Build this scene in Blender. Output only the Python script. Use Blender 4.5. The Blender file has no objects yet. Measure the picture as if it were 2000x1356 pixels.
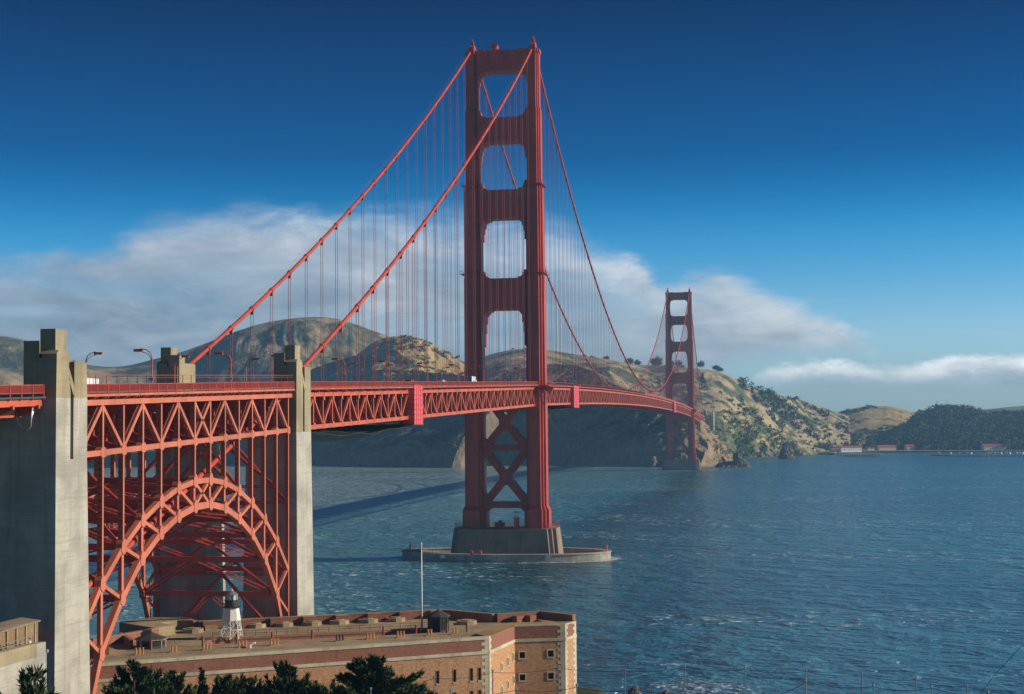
import bpy, bmesh, math, random
import numpy as np
from mathutils import Vector, Matrix

SC = bpy.context.scene
COL = SC.collection
R = math.radians

# ------------------------------------------------------------------ camera
cam_d = bpy.data.cameras.new("camera")
cam = bpy.data.objects.new("camera", cam_d)
COL.objects.link(cam)
cam_d.sensor_width = 36.0
cam_d.lens = 54.07
cam_d.clip_start = 1.0
cam_d.clip_end = 60000.0
CAM = Vector((-664.32, -115.47, 57.89))
_ya, _pi, _ro = R(9.6172), R(2.9112), R(-0.5274)
_fw = Vector((math.cos(_pi) * math.cos(_ya), math.cos(_pi) * math.sin(_ya), math.sin(_pi)))
_r = Vector((math.sin(_ya), -math.cos(_ya), 0.0))
_u = _r.cross(_fw)
_r2 = _r * math.cos(_ro) + _u * math.sin(_ro)
_u2 = _u * math.cos(_ro) - _r * math.sin(_ro)
M = Matrix((_r2, _u2, -_fw)).transposed().to_4x4()
M.translation = CAM
cam.matrix_world = M
SC.camera = cam

# ------------------------------------------------------------------ light and sky
SUN_AZ, SUN_EL = R(-80.0), R(23.0)
SUN = Vector((math.cos(SUN_EL) * math.cos(SUN_AZ), math.cos(SUN_EL) * math.sin(SUN_AZ), math.sin(SUN_EL)))
sun_d = bpy.data.lights.new("sun", "SUN")
sun_d.energy = 5.0
sun_d.angle = R(0.53)
sun_d.color = (1.0, 0.87, 0.70)
sun = bpy.data.objects.new("sun", sun_d)
COL.objects.link(sun)
sun.rotation_euler = (-SUN).to_track_quat('-Z', 'Y').to_euler()
sun.location = (0, -400, 600)

SC.view_settings.view_transform = 'Standard'
SC.view_settings.look = 'None'
SC.view_settings.exposure = 0.15
SC.view_settings.gamma = 1.0
SC.view_settings.use_curve_mapping = False
SC.cycles.use_denoising = True
SC.cycles.volume_bounces = 0
SC.cycles.max_bounces = 6
SC.cycles.volume_step_rate = 4.0

world = bpy.data.worlds.new("World")
SC.world = world
world.use_nodes = True
NT = world.node_tree
NT.nodes.clear()


def N(nt, t, **kw):
    n = nt.nodes.new(t)
    for k, v in kw.items():
        setattr(n, k, v)
    return n


def math_n(nt, op, a, b=None, c=None, clamp=False):
    n = nt.nodes.new("ShaderNodeMath")
    n.operation = op
    n.use_clamp = clamp
    for i, s in enumerate((a, b, c)):
        if s is None:
            continue
        if isinstance(s, (int, float)):
            n.inputs[i].default_value = s
        else:
            nt.links.new(s, n.inputs[i])
    return n.outputs[0]


def map_n(nt, v, a, b, c=0.0, d=1.0, smooth=True):
    n = nt.nodes.new("ShaderNodeMapRange")
    if smooth:
        n.interpolation_type = 'SMOOTHSTEP'
    nt.links.new(v, n.inputs[0])
    for i, s in enumerate((a, b, c, d)):
        if isinstance(s, (int, float)):
            n.inputs[i + 1].default_value = s
        else:
            nt.links.new(s, n.inputs[i + 1])
    return n.outputs[0]


def mix_n(nt, f, a, b, mode='MIX'):
    n = nt.nodes.new("ShaderNodeMix")
    n.data_type = 'RGBA'
    n.blend_type = mode
    for i, s in ((0, f), (6, a), (7, b)):
        if isinstance(s, (int, float)):
            n.inputs[i].default_value = s
        elif isinstance(s, tuple):
            n.inputs[i].default_value = (*s[:3], 1.0)
        else:
            nt.links.new(s, n.inputs[i])
    return n.outputs[2]


def ramp_n(nt, v, stops, interp='LINEAR'):
    n = nt.nodes.new("ShaderNodeValToRGB")
    cr = n.color_ramp
    cr.interpolation = interp
    while len(cr.elements) < len(stops):
        cr.elements.new(0.5)
    for e, (p, c) in zip(cr.elements, stops):
        e.position = p
        e.color = (*c, 1.0) if len(c) == 3 else c
    nt.links.new(v, n.inputs[0])
    return n.outputs[0]


def curve_n(nt, v, pts):
    n = nt.nodes.new("ShaderNodeFloatCurve")
    cu = n.mapping.curves[0]
    pts = sorted(pts)
    cu.points[0].location = pts[0]
    cu.points[1].location = pts[-1]
    for p in pts[1:-1]:
        cu.points.new(*p)
    n.mapping.update()
    nt.links.new(v, n.inputs[1])
    return n.outputs[0]


def noise_n(nt, vec, scale, detail=4.0, rough=0.55, dist=0.0):
    n = nt.nodes.new("ShaderNodeTexNoise")
    n.inputs['Scale'].default_value = scale
    n.inputs['Detail'].default_value = detail
    n.inputs['Roughness'].default_value = rough
    n.inputs['Distortion'].default_value = dist
    nt.links.new(vec, n.inputs['Vector'])
    return n.outputs[0]


def scale_vec(nt, vec, s):
    n = nt.nodes.new("ShaderNodeVectorMath")
    n.operation = 'MULTIPLY'
    nt.links.new(vec, n.inputs[0])
    n.inputs[1].default_value = s
    return n.outputs[0]


def build_sky():
    nt = NT
    out = N(nt, "ShaderNodeOutputWorld")
    bg = N(nt, "ShaderNodeBackground")
    bg.inputs[1].default_value = 0.1
    nt.links.new(bg.outputs[0], out.inputs[0])
    tc = N(nt, "ShaderNodeTexCoord")
    d = tc.outputs['Generated']
    sky = N(nt, "ShaderNodeTexSky")
    sky.sky_type = 'NISHITA'
    sky.sun_disc = False
    sky.sun_elevation = SUN_EL
    sky.sun_rotation = math.atan2(SUN.x, SUN.y)
    sky.air_density = 1.0
    sky.dust_density = 0.6
    sky.ozone_density = 3.0
    sep = N(nt, "ShaderNodeSeparateXYZ")
    nt.links.new(d, sep.inputs[0])
    X, Y, Z = sep.outputs
    el = math_n(nt, 'ARCSINE', Z)
    az = math_n(nt, 'ARCTAN2', Y, X)
    # the deep polarised blue of a clear coastal sky: the higher, the deeper
    e01 = map_n(nt, el, 0.0, 0.30, smooth=False)
    tint = ramp_n(nt, e01, SKY_TINT, 'B_SPLINE')
    blue = scale_vec(nt, mix_n(nt, 1.0, sky.outputs[0], tint, 'MULTIPLY'), (2.0, 2.0, 2.0))
    # coordinates on the sky for the fog bank: a = azimuth 0..1 over (-0.4, 0.6) rad, e = elevation 0..1 over (-0.05, 0.25)
    a01 = map_n(nt, az, 0.6, -0.4, smooth=False)
    cv = N(nt, "ShaderNodeCombineXYZ")
    nt.links.new(math_n(nt, 'MULTIPLY', az, 1.0), cv.inputs[0])
    nt.links.new(math_n(nt, 'MULTIPLY', el, 2.4), cv.inputs[1])
    P = cv.outputs[0]
    n1 = noise_n(nt, P, 9.0, 7.0, 0.58, 0.35)
    n2 = noise_n(nt, P, 26.0, 6.0, 0.6, 0.2)
    n3 = noise_n(nt, scale_vec(nt, P, (1.0, 2.2, 1.0)), 5.0, 5.0, 0.55, 0.5)
    n5 = noise_n(nt, scale_vec(nt, P, (1.0, 1.25, 1.0)), 14.0, 9.0, 0.63, 0.45)
    nn = math_n(nt, 'ADD', math_n(nt, 'ADD', math_n(nt, 'MULTIPLY', n1, 0.45), math_n(nt, 'MULTIPLY', n2, 0.2)), math_n(nt, 'MULTIPLY', n5, 0.35))
    nn = math_n(nt, 'SUBTRACT', nn, 0.5)
    top = math_n(nt, 'SUBTRACT', math_n(nt, 'MULTIPLY', curve_n(nt, a01, FOG_TOP), 0.30), 0.05)
    soft = math_n(nt, 'MULTIPLY', curve_n(nt, a01, FOG_SOFT), 0.105)
    depth = math_n(nt, 'SUBTRACT', math_n(nt, 'ADD', top, math_n(nt, 'MULTIPLY', nn, 0.085)), el)
    m1 = map_n(nt, math_n(nt, 'DIVIDE', depth, soft), -0.35, 1.0)
    dens = curve_n(nt, a01, FOG_DENS)
    m1 = math_n(nt, 'MULTIPLY', m1, dens)
    m1 = math_n(nt, 'MULTIPLY', m1, map_n(nt, n3, 0.28, 0.62, 0.62, 1.0))
    bot = math_n(nt, 'SUBTRACT', math_n(nt, 'MULTIPLY', curve_n(nt, a01, FOG_BOT), 0.30), 0.05)
    m1 = math_n(nt, 'MULTIPLY', m1, map_n(nt, math_n(nt, 'ADD', math_n(nt, 'SUBTRACT', el, bot), math_n(nt, 'MULTIPLY', nn, 0.03)), -0.008, 0.014))
    # the low band of cumulus at the right
    top2 = math_n(nt, 'SUBTRACT', math_n(nt, 'MULTIPLY', curve_n(nt, a01, LOW_TOP), 0.30), 0.05)
    bot2 = math_n(nt, 'SUBTRACT', math_n(nt, 'MULTIPLY', curve_n(nt, a01, LOW_BOT), 0.30), 0.05)
    nc = math_n(nt, 'SUBTRACT', noise_n(nt, P, 38.0, 6.0, 0.62, 0.15), 0.5)
    d2 = math_n(nt, 'SUBTRACT', math_n(nt, 'ADD', math_n(nt, 'ADD', top2, math_n(nt, 'MULTIPLY', nn, 0.02)), math_n(nt, 'MULTIPLY', nc, 0.016)), el)
    m2 = map_n(nt, d2, -0.001, 0.006)
    m2 = math_n(nt, 'MULTIPLY', m2, map_n(nt, math_n(nt, 'SUBTRACT', el, bot2), -0.008, 0.006))
    m2 = math_n(nt, 'MULTIPLY', m2, curve_n(nt, a01, LOW_DENS))
    # colours: sunlit side white, belly grey
    lum = math_n(nt, 'ADD', math_n(nt, 'MULTIPLY', map_n(nt, n1, 0.34, 0.66, 0.0, 1.0), 0.55), math_n(nt, 'MULTIPLY', map_n(nt, n5, 0.33, 0.67, 0.0, 1.0), 0.45))
    rimlit = map_n(nt, depth, 0.045, 0.004, 0.0, 0.16)
    side = curve_n(nt, a01, FOG_LIT)
    up = map_n(nt, el, 0.02, 0.13, 0.0, 1.0)
    lit = math_n(nt, 'ADD', math_n(nt, 'MULTIPLY', side, 0.62), math_n(nt, 'MULTIPLY', lum, 0.50))
    lit = math_n(nt, 'ADD', lit, rimlit)
    lit = math_n(nt, 'SUBTRACT', lit, math_n(nt, 'MULTIPLY', math_n(nt, 'SUBTRACT', 1.0, up), 0.10))
    fogc = ramp_n(nt, lit, FOG_COL)
    lowc = ramp_n(nt, math_n(nt, 'ADD', map_n(nt, n2, 0.3, 0.7, 0.0, 0.5), map_n(nt, d2, 0.020, 0.002, 0.0, 0.55)), LOW_COL)
    c = mix_n(nt, m1, blue, fogc)
    c = mix_n(nt, m2, c, lowc)
    nt.links.new(c, bg.inputs[0])


SKY_TINT = [(0.0, (0.62, 0.78, 1.0)), (0.19, (0.42, 0.61, 0.82)), (0.30, (0.18, 0.46, 0.70)), (0.41, (0.045, 0.36, 0.60)), (0.50, (0.003, 0.215, 0.41)), (0.58, (0.0, 0.150, 0.33)), (0.83, (0.0, 0.062, 0.155)), (1.0, (0.0, 0.036, 0.100))]
FOG_COL = [(0.0, (1.3, 1.7, 2.4)), (0.35, (2.1, 2.6, 3.3)), (0.7, (4.3, 4.8, 5.4)), (1.0, (7.8, 8.0, 8.2))]
LOW_COL = [(0.0, (3.2, 4.0, 5.0)), (0.45, (6.4, 7.0, 7.6)), (1.0, (14.5, 14.2, 13.6))]
FOG_TOP = [(0.0, 0.5215), (0.0802, 0.5215), (0.1099, 0.5379), (0.1403, 0.55), (0.1712, 0.5609), (0.1964, 0.5948), (0.2186, 0.6179), (0.2411, 0.6322), (0.2867, 0.6387), (0.3328, 0.6356), (0.3661, 0.6249), (0.3995, 0.6169), (0.4329, 0.6106), (0.4596, 0.5986), (0.4829, 0.5644), (0.5161, 0.5328), (0.5325, 0.4899), (0.5458, 0.5034), (0.5639, 0.5097), (0.5818, 0.4809), (0.614, 0.4259), (0.6363, 0.398), (0.6552, 0.3554), (0.6707, 0.3111), (0.6924, 0.2774), (0.7532, 0.2314), (1.0, 0.2314)]
FOG_SOFT = [(0.0, 0.16), (0.1104, 0.16), (0.1966, 0.2), (0.2508, 0.25), (0.2996, 0.25), (0.3988, 0.3), (0.482, 0.25), (0.5317, 0.12), (0.5646, 0.14), (0.6294, 0.14), (0.6769, 0.1), (1.0, 0.1)]
FOG_DENS = [(0.0, 0.85), (0.1104, 0.85), (0.1715, 0.9), (0.267, 0.88), (0.3324, 0.92), (0.3988, 0.9), (0.482, 0.8), (0.5152, 0.95), (0.5482, 0.95), (0.5972, 0.95), (0.6454, 0.92), (0.6769, 0.4), (0.708, 0.0), (1.0, 0.0)]
FOG_BOT = [(0.0, 0.1666), (0.1107, 0.1666), (0.4317, 0.1564), (0.4982, 0.2097), (0.5314, 0.2416), (0.5644, 0.2733), (0.5809, 0.3), (0.6133, 0.3092), (0.6612, 0.3063), (0.6924, 0.2774), (1.0, 0.2774)]
LOW_TOP = [(0.0, 0.2416), (0.5314, 0.2416), (0.5807, 0.2638), (0.5971, 0.2882), (0.6165, 0.2981), (0.6358, 0.3003), (0.6612, 0.2933), (0.6925, 0.2956), (0.7142, 0.3027), (0.7387, 0.3041), (0.7538, 0.305), (0.7834, 0.3026), (1.0, 0.3026)]
LOW_BOT = [(0.0, 0.2527), (0.5315, 0.2527), (0.5969, 0.2554), (0.783, 0.2443), (1.0, 0.2443)]
LOW_DENS = [(0.0, 0.0), (0.558, 0.0), (0.5907, 0.35), (0.6165, 0.75), (0.6454, 0.8), (0.6769, 0.7), (0.708, 0.9), (0.7537, 0.9), (1.0, 0.9)]
FOG_LIT = [(0.0, 0.38), (0.1104, 0.38), (0.1872, 0.38), (0.2508, 0.5), (0.2865, 0.62), (0.316, 0.6), (0.3655, 0.62), (0.4321, 0.68), (0.482, 0.72), (0.5152, 0.85), (0.5646, 0.82), (0.5972, 0.75), (0.6294, 0.9), (0.6612, 0.9), (1.0, 0.9)]
build_sky()

# ------------------------------------------------------------------ helpers
def tag(o, label=None, cat=None, group=None, kind=None):
    if label: o['label'] = label
    if cat: o['category'] = cat
    if group: o['group'] = group
    if kind: o['kind'] = kind
    return o


WL = {}


def wloc(o):
    return WL.get(o.name, Vector((0, 0, 0))) if o else Vector((0, 0, 0))


def empty(name, loc, parent=None):
    o = bpy.data.objects.new(name, None)
    COL.objects.link(o)
    loc = Vector(loc)
    o.empty_display_size = 1.0
    if parent:
        o.parent = parent
        o.location = loc - wloc(parent)
    else:
        o.location = loc
    WL[o.name] = loc
    return o


class MB:
    """collects shapes given in world coordinates and links them as one mesh object"""
    def __init__(s):
        s.v = []
        s.f = []

    def add(s, vs, fs):
        b = len(s.v)
        s.v.extend([tuple(p) for p in vs])
        s.f.extend([tuple(b + i for i in f) for f in fs])

    def hexa(s, p):
        s.add(p, [(0, 3, 2, 1), (4, 5, 6, 7), (0, 1, 5, 4), (1, 2, 6, 5), (2, 3, 7, 6), (3, 0, 4, 7)])

    def box(s, x0, x1, y0, y1, z0, z1):
        s.hexa([(x0, y0, z0), (x1, y0, z0), (x1, y1, z0), (x0, y1, z0), (x0, y0, z1), (x1, y0, z1), (x1, y1, z1), (x0, y1, z1)])

    def obox(s, c, ax, hl, hw, z0, z1):
        """box with horizontal axis ax (2d unit), half length hl, half width hw"""
        a = Vector((ax[0], ax[1], 0)).normalized()
        b = Vector((-a.y, a.x, 0))
        c = Vector((c[0], c[1], 0))
        q = [c - a * hl - b * hw, c + a * hl - b * hw, c + a * hl + b * hw, c - a * hl + b * hw]
        s.hexa([(p.x, p.y, z0) for p in q] + [(p.x, p.y, z1) for p in q])

    def beam(s, p, q, w, h, up=(0, 0, 1)):
        """bar from p to q; h along up, w across"""
        p = Vector(p); q = Vector(q)
        d = (q - p)
        if d.length < 1e-6: return
        d.normalize()
        u = Vector(up)
        if abs(d.dot(u)) > 0.98:
            u = Vector((0, 1, 0)) if abs(d.y) < 0.9 else Vector((1, 0, 0))
        r = d.cross(u).normalized() * (w / 2)
        u2 = r.cross(d).normalized() * (h / 2)
        s.hexa([p - r - u2, p + r - u2, p + r + u2, p - r + u2, q - r - u2, q + r - u2, q + r + u2, q - r + u2])

    def laced(s, p, q, w, h, up=(0, 0, 1), t=0.14, pitch=None):
        """latticed member: two flanges joined by a zigzag"""
        p = Vector(p); q = Vector(q)
        d = q - p
        L = d.length
        d.normalize()
        u = Vector(up)
        if abs(d.dot(u)) > 0.98: u = Vector((0, 1, 0))
        r = d.cross(u).normalized()
        u2 = r.cross(d).normalized()
        o = u2 * (h / 2 - t / 2)
        s.beam(p + o, q + o, w, t, u2)
        s.beam(p - o, q - o, w, t, u2)
        n = max(2, int(L / (pitch or h * 1.1)))
        for i in range(n):
            a = p + d * (L * i / n)
            b = p + d * (L * (i + 1) / n)
            sg = 1 if i % 2 else -1
            s.beam(a + o * sg, b - o * sg, 0.10, 0.10, u2)

    def tube(s, pts, r, n=8, cap=True):
        pts = [Vector(p) for p in pts]
        rs = r if isinstance(r, (list, tuple)) else [r] * len(pts)
        rings = []
        prev = None
        for i, p in enumerate(pts):
            a = pts[max(0, i - 1)]
            b = pts[min(len(pts) - 1, i + 1)]
            d = (b - a).normalized()
            if prev is None:
                u = Vector((0, 0, 1)) if abs(d.z) < 0.9 else Vector((1, 0, 0))
                u = (u - d * u.dot(d)).normalized()
            else:
                u = (prev - d * prev.dot(d)).normalized()
            prev = u
            w = d.cross(u)
            rings.append([p + (u * math.cos(2 * math.pi * k / n) + w * math.sin(2 * math.pi * k / n)) * rs[i] for k in range(n)])
        vs = [q for ring in rings for q in ring]
        fs = []
        for i in range(len(pts) - 1):
            for k in range(n):
                k2 = (k + 1) % n
                fs.append((i * n + k, i * n + k2, (i + 1) * n + k2, (i + 1) * n + k))
        if cap:
            fs.append(tuple(range(n - 1, -1, -1)))
            m = (len(pts) - 1) * n
            fs.append(tuple(m + k for k in range(n)))
        s.add(vs, fs)

    def prism(s, poly, axis, a, b):
        """extrude a 2d polygon along axis 'x','y' or 'z' from a to b"""
        n = len(poly)
        def P(p, t):
            return (t, p[0], p[1]) if axis == 'x' else (p[0], t, p[1]) if axis == 'y' else (p[0], p[1], t)
        vs = [P(p, a) for p in poly] + [P(p, b) for p in poly]
        fs = [tuple(range(n - 1, -1, -1)), tuple(range(n, 2 * n))]
        fs += [(i, (i + 1) % n, n + (i + 1) % n, n + i) for i in range(n)]
        s.add(vs, fs)

    def frustum(s, c, r0, r1, z0, z1, n=8, rot=0.0, cap=True):
        vs = []
        for r, z in ((r0, z0), (r1, z1)):
            for k in range(n):
                a = rot + 2 * math.pi * k / n
                vs.append((c[0] + r * math.cos(a), c[1] + r * math.sin(a), z))
        fs = [(k, (k + 1) % n, n + (k + 1) % n, n + k) for k in range(n)]
        if cap:
            fs += [tuple(range(n - 1, -1, -1)), tuple(range(n, 2 * n))]
        s.add(vs, fs)

    def build(s, name, mat, parent=None, base=None, smooth=False, fix=True):
        """base: origin of the object in the world (defaults to the parent's, else the shape's foot)"""
        V = np.array(s.v, dtype=float)
        if base is None:
            if parent is not None:
                base = wloc(parent)
            else:
                mn, mx = V.min(0), V.max(0)
                base = ((mn[0] + mx[0]) / 2, (mn[1] + mx[1]) / 2, mn[2])
        base = Vector(base)
        me = bpy.data.meshes.new(name)
        me.from_pydata((V - np.array(base)).tolist(), [], s.f)
        if fix:
            bm = bmesh.new()
            bm.from_mesh(me)
            bmesh.ops.recalc_face_normals(bm, faces=bm.faces)
            bm.to_mesh(me)
            bm.free()
        me.materials.append(mat)
        if smooth:
            me.polygons.foreach_set('use_smooth', [True] * len(me.polygons))
        o = bpy.data.objects.new(name, me)
        COL.objects.link(o)
        if parent is not None:
            o.parent = parent
            o.location = base - wloc(parent)
        else:
            o.location = base
        WL[o.name] = base
        return o


def copy_tree(o, parent=None):
    c = o.copy()
    COL.objects.link(c)
    c.parent = parent
    for ch in list(o.children):
        copy_tree(ch, c)
    return c


# ------------------------------------------------------------------ materials
def new_mat(name):
    m = bpy.data.materials.new(name)
    m.use_nodes = True
    nt = m.node_tree
    b = nt.nodes['Principled BSDF']
    geo = nt.nodes.new("ShaderNodeNewGeometry")
    return m, nt, b, geo.outputs['Position']


def paint(name, c, rough=0.5, var=0.25, dirt=(0.1, 0.04, 0.03), dirt_amt=0.35, scale=0.25, stretch=(1, 1, 0.25), metallic=0.0, bump=0.0, seam=0.0):
    """painted or plain surface: large soft tone changes plus streaky grime"""
    m, nt, b, P = new_mat(name)
    n1 = noise_n(nt, scale_vec(nt, P, stretch), scale, 5.0, 0.6)
    n2 = noise_n(nt, scale_vec(nt, P, (1, 1, 0.12)), scale * 5, 6.0, 0.65)
    lo = tuple(x * (1 - var) for x in c)
    hi = tuple(min(1, x * (1 + var * 0.6)) for x in c)
    col = mix_n(nt, map_n(nt, n1, 0.3, 0.7), lo, hi)
    col = mix_n(nt, math_n(nt, 'MULTIPLY', map_n(nt, n2, 0.5, 0.75), dirt_amt), col, dirt)
    n3 = noise_n(nt, scale_vec(nt, P, (1, 1, 0.5)), scale * 2.2, 7.0, 0.7)
    col = mix_n(nt, math_n(nt, 'MULTIPLY', map_n(nt, n3, 0.56, 0.72), 0.38), col, tuple(min(1, x * 1.3 + .03) for x in c))
    if seam:
        # riveted plate joints
        sp = N(nt, "ShaderNodeSeparateXYZ")
        nt.links.new(P, sp.inputs[0])
        zz = math_n(nt, 'FRACT', math_n(nt, 'DIVIDE', sp.outputs[2], seam))
        col = mix_n(nt, math_n(nt, 'MULTIPLY', map_n(nt, zz, 0.0, 0.10, 1.0, 0.0), 0.30), col, dirt)
    nt.links.new(col, b.inputs['Base Color'])
    b.inputs['Roughness'].default_value = rough
    b.inputs['Metallic'].default_value = metallic
    if bump:
        bp = N(nt, "ShaderNodeBump")
        bp.inputs['Strength'].default_value = bump
        bp.inputs['Distance'].default_value = 0.2
        nt.links.new(n2, bp.inputs['Height'])
        nt.links.new(bp.outputs[0], b.inputs['Normal'])
    return m


def concrete(name, c, streak, line=1.2, lines=0.35, bump=0.3):
    """board-marked concrete: vertical run-off streaks, lift joints, blotches"""
    m, nt, b, P = new_mat(name)
    n1 = noise_n(nt, P, 0.12, 5.0, 0.6)
    n2 = noise_n(nt, scale_vec(nt, P, (1.6, 1.6, 0.07)), 0.45, 7.0, 0.7)
    n3 = noise_n(nt, scale_vec(nt, P, (0.25, 0.25, 4.0)), 0.9, 4.0, 0.6)
    n4 = noise_n(nt, P, 3.0, 5.0, 0.7)
    lo = tuple(x * 0.66 for x in c)
    col = mix_n(nt, map_n(nt, n1, 0.34, 0.62), lo, c)
    col = mix_n(nt, math_n(nt, 'MULTIPLY', map_n(nt, n2, 0.46, 0.74), 0.62), col, streak)
    col = mix_n(nt, math_n(nt, 'MULTIPLY', map_n(nt, n3, 0.47, 0.66), lines), col, streak)
    col = mix_n(nt, math_n(nt, 'MULTIPLY', map_n(nt, n4, 0.55, 0.75), 0.35), col, tuple(x * 1.15 for x in c))
    # lift joints
    sp = N(nt, "ShaderNodeSeparateXYZ")
    nt.links.new(P, sp.inputs[0])
    zz = math_n(nt, 'FRACT', math_n(nt, 'DIVIDE', sp.outputs[2], line * 5.0))
    jn = map_n(nt, zz, 0.0, 0.022, 1.0, 0.0)
    col = mix_n(nt, math_n(nt, 'MULTIPLY', jn, 0.45), col, streak)
    nt.links.new(col, b.inputs['Base Color'])
    b.inputs['Roughness'].default_value = 0.85
    bp = N(nt, "ShaderNodeBump")
    bp.inputs['Strength'].default_value = bump
    bp.inputs['Distance'].default_value = 0.15
    nt.links.new(math_n(nt, 'ADD', n3, math_n(nt, 'MULTIPLY', n4, 0.6)), bp.inputs['Height'])
    nt.links.new(bp.outputs[0], b.inputs['Normal'])
    return m


def plain(name, c, rough=0.6, metallic=0.0, emit=None):
    m, nt, b, P = new_mat(name)
    n1 = noise_n(nt, P, 0.8, 4.0, 0.6)
    col = mix_n(nt, map_n(nt, n1, 0.3, 0.7), tuple(x * 0.82 for x in c), c)
    nt.links.new(col, b.inputs['Base Color'])
    b.inputs['Roughness'].default_value = rough
    b.inputs['Metallic'].default_value = metallic
    return m


def brick(name, c1, c2, pale, sc=0.35):
    m, nt, b, P = new_mat(name)
    n1 = noise_n(nt, P, sc, 7.0, 0.75)
    n2 = noise_n(nt, scale_vec(nt, P, (1.0, 1.0, 2.2)), 1.7, 5.0, 0.78)
    n3 = noise_n(nt, scale_vec(nt, P, (1.0, 1.0, 0.2)), 0.8, 5.0, 0.6)
    col = mix_n(nt, map_n(nt, n2, 0.3, 0.7), c1, c2)
    col = mix_n(nt, math_n(nt, 'MULTIPLY', map_n(nt, n1, 0.5, 0.75), 0.5), col, pale)
    col = mix_n(nt, math_n(nt, 'MULTIPLY', map_n(nt, n3, 0.55, 0.8), 0.45), col, tuple(x * 0.45 for x in c1))
    sp = N(nt, "ShaderNodeSeparateXYZ")
    nt.links.new(P, sp.inputs[0])
    cz = math_n(nt, 'FRACT', math_n(nt, 'DIVIDE', sp.outputs[2], 0.30))
    col = mix_n(nt, math_n(nt, 'MULTIPLY', map_n(nt, cz, 0.0, 0.25, 1.0, 0.0), 0.22), col, pale)
    nt.links.new(col, b.inputs['Base Color'])
    b.inputs['Roughness'].default_value = 0.9
    bp = N(nt, "ShaderNodeBump")
    bp.inputs['Strength'].default_value = 0.35
    bp.inputs['Distance'].default_value = 0.08
    nt.links.new(n2, bp.inputs['Height'])
    nt.links.new(bp.outputs[0], b.inputs['Normal'])
    return m


M_ORANGE = paint('orange_paint', (0.53, 0.103, 0.046), 0.45, 0.22, (0.20, 0.035, 0.03), 0.4)
M_TOWER = paint('tower_paint', (0.45, 0.055, 0.034), 0.5, 0.3, (0.13, 0.028, 0.026), 0.55, 0.12, seam=5.4)  # also on inner bracing, where the darker tone paints in shade
M_ARCH = paint('arch_paint', (0.50, 0.145, 0.082), 0.55, 0.2, (0.25, 0.06, 0.045), 0.35)
M_CABLE = paint('cable_paint', (0.45, 0.062, 0.034), 0.5, 0.22, (0.2, 0.03, 0.025), 0.3)
M_ROPE = paint('rope_paint', (0.33, 0.055, 0.05), 0.6, 0.15)
M_RAIL = paint('railing_paint', (0.40, 0.05, 0.03), 0.55, 0.2)
M_WRAP = paint('red_sheeting', (0.70, 0.085, 0.105), 0.5, 0.25, (0.80, 0.22, 0.22), 0.4, 0.5)
M_ASPHALT = plain('asphalt', (0.07, 0.07, 0.075), 0.9)
M_DARK = plain('dark_steel', (0.03, 0.028, 0.03), 0.6)
M_PALE = concrete('pale_concrete', (0.43, 0.41, 0.35), (0.19, 0.175, 0.145), lines=.27, bump=.2)
M_TAN = concrete('tan_concrete', (0.34, 0.285, 0.175), (0.15, 0.12, 0.07), lines=0.2)
M_PIER = concrete('pier_concrete', (0.27, 0.215, 0.155), (0.14, 0.09, 0.06), lines=0.25)
M_WHITE = plain('white_paint', (0.80, 0.80, 0.78), 0.45)
M_STEEL = plain('galvanised_steel', (0.42, 0.43, 0.44), 0.4, 0.6)
M_AMBER = plain('amber_lens', (0.75, 0.42, 0.03), 0.3)
M_BLUE = plain('blue_sign', (0.06, 0.20, 0.55), 0.4)


# ------------------------------------------------------------------ the bridge: lines of the deck and the cables
S = 13.7


def road(x):
    if x < -345: return 75.0 - 0.0265 * 345 + (x + 345) * 0.030
    if x < 0: return 75.0 + x * 0.0265
    if x <= 1280: return 75.0 + 0.0185 * x - 0.0185 / 1280 * x * x
    return 75.0 - 0.0265 * (x - 1280)


def cab(x):
    if x < 0:
        t = min(1.0, -x / 339.0)
        return 225.2 - 154.2 * t - 32.0 * t * (1 - t)
    if x <= 1280: return 86.5 + 138.7 * ((x - 640) / 640.0) ** 2
    t = min(1.0, (x - 1280) / 339.0)
    return 225.2 - 154.2 * t - 32.0 * t * (1 - t)


bridge = empty('suspension_bridge', (0, 0, 0))
tag(bridge, 'long orange red suspension bridge with two tall portal towers across the strait', 'bridge')


def leg_poly(hx, hy):
    c = [(hx, hy * 0.58), (hx * 0.70, hy * 0.80), (hx * 0.40, hy)]
    pts = []
    q1 = [(a, -b) for a, b in c]
    pts = [(-c[0][0], -c[0][1]), (-c[1][0], -c[0][1]), (-c[1][0], -c[1][1]), (-c[2][0], -c[1][1]), (-c[2][0], -c[2][1]),
           (c[2][0], -c[2][1]), (c[2][0], -c[1][1]), (c[1][0], -c[1][1]), (c[1][0], -c[0][1]), (c[0][0], -c[0][1])]
    return pts + [(-x, -y) for x, y in pts]


TIERS = [(13.5, 21.0, 9.0, 5.4), (23.0, 75.0, 7.8, 4.25), (75.0, 122.0, 7.5, 4.1), (122.0, 161.0, 6.9, 3.75), (161.0, 196.0, 6.1, 3.15), (196.0, 221.5, 5.4, 2.65)]


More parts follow.
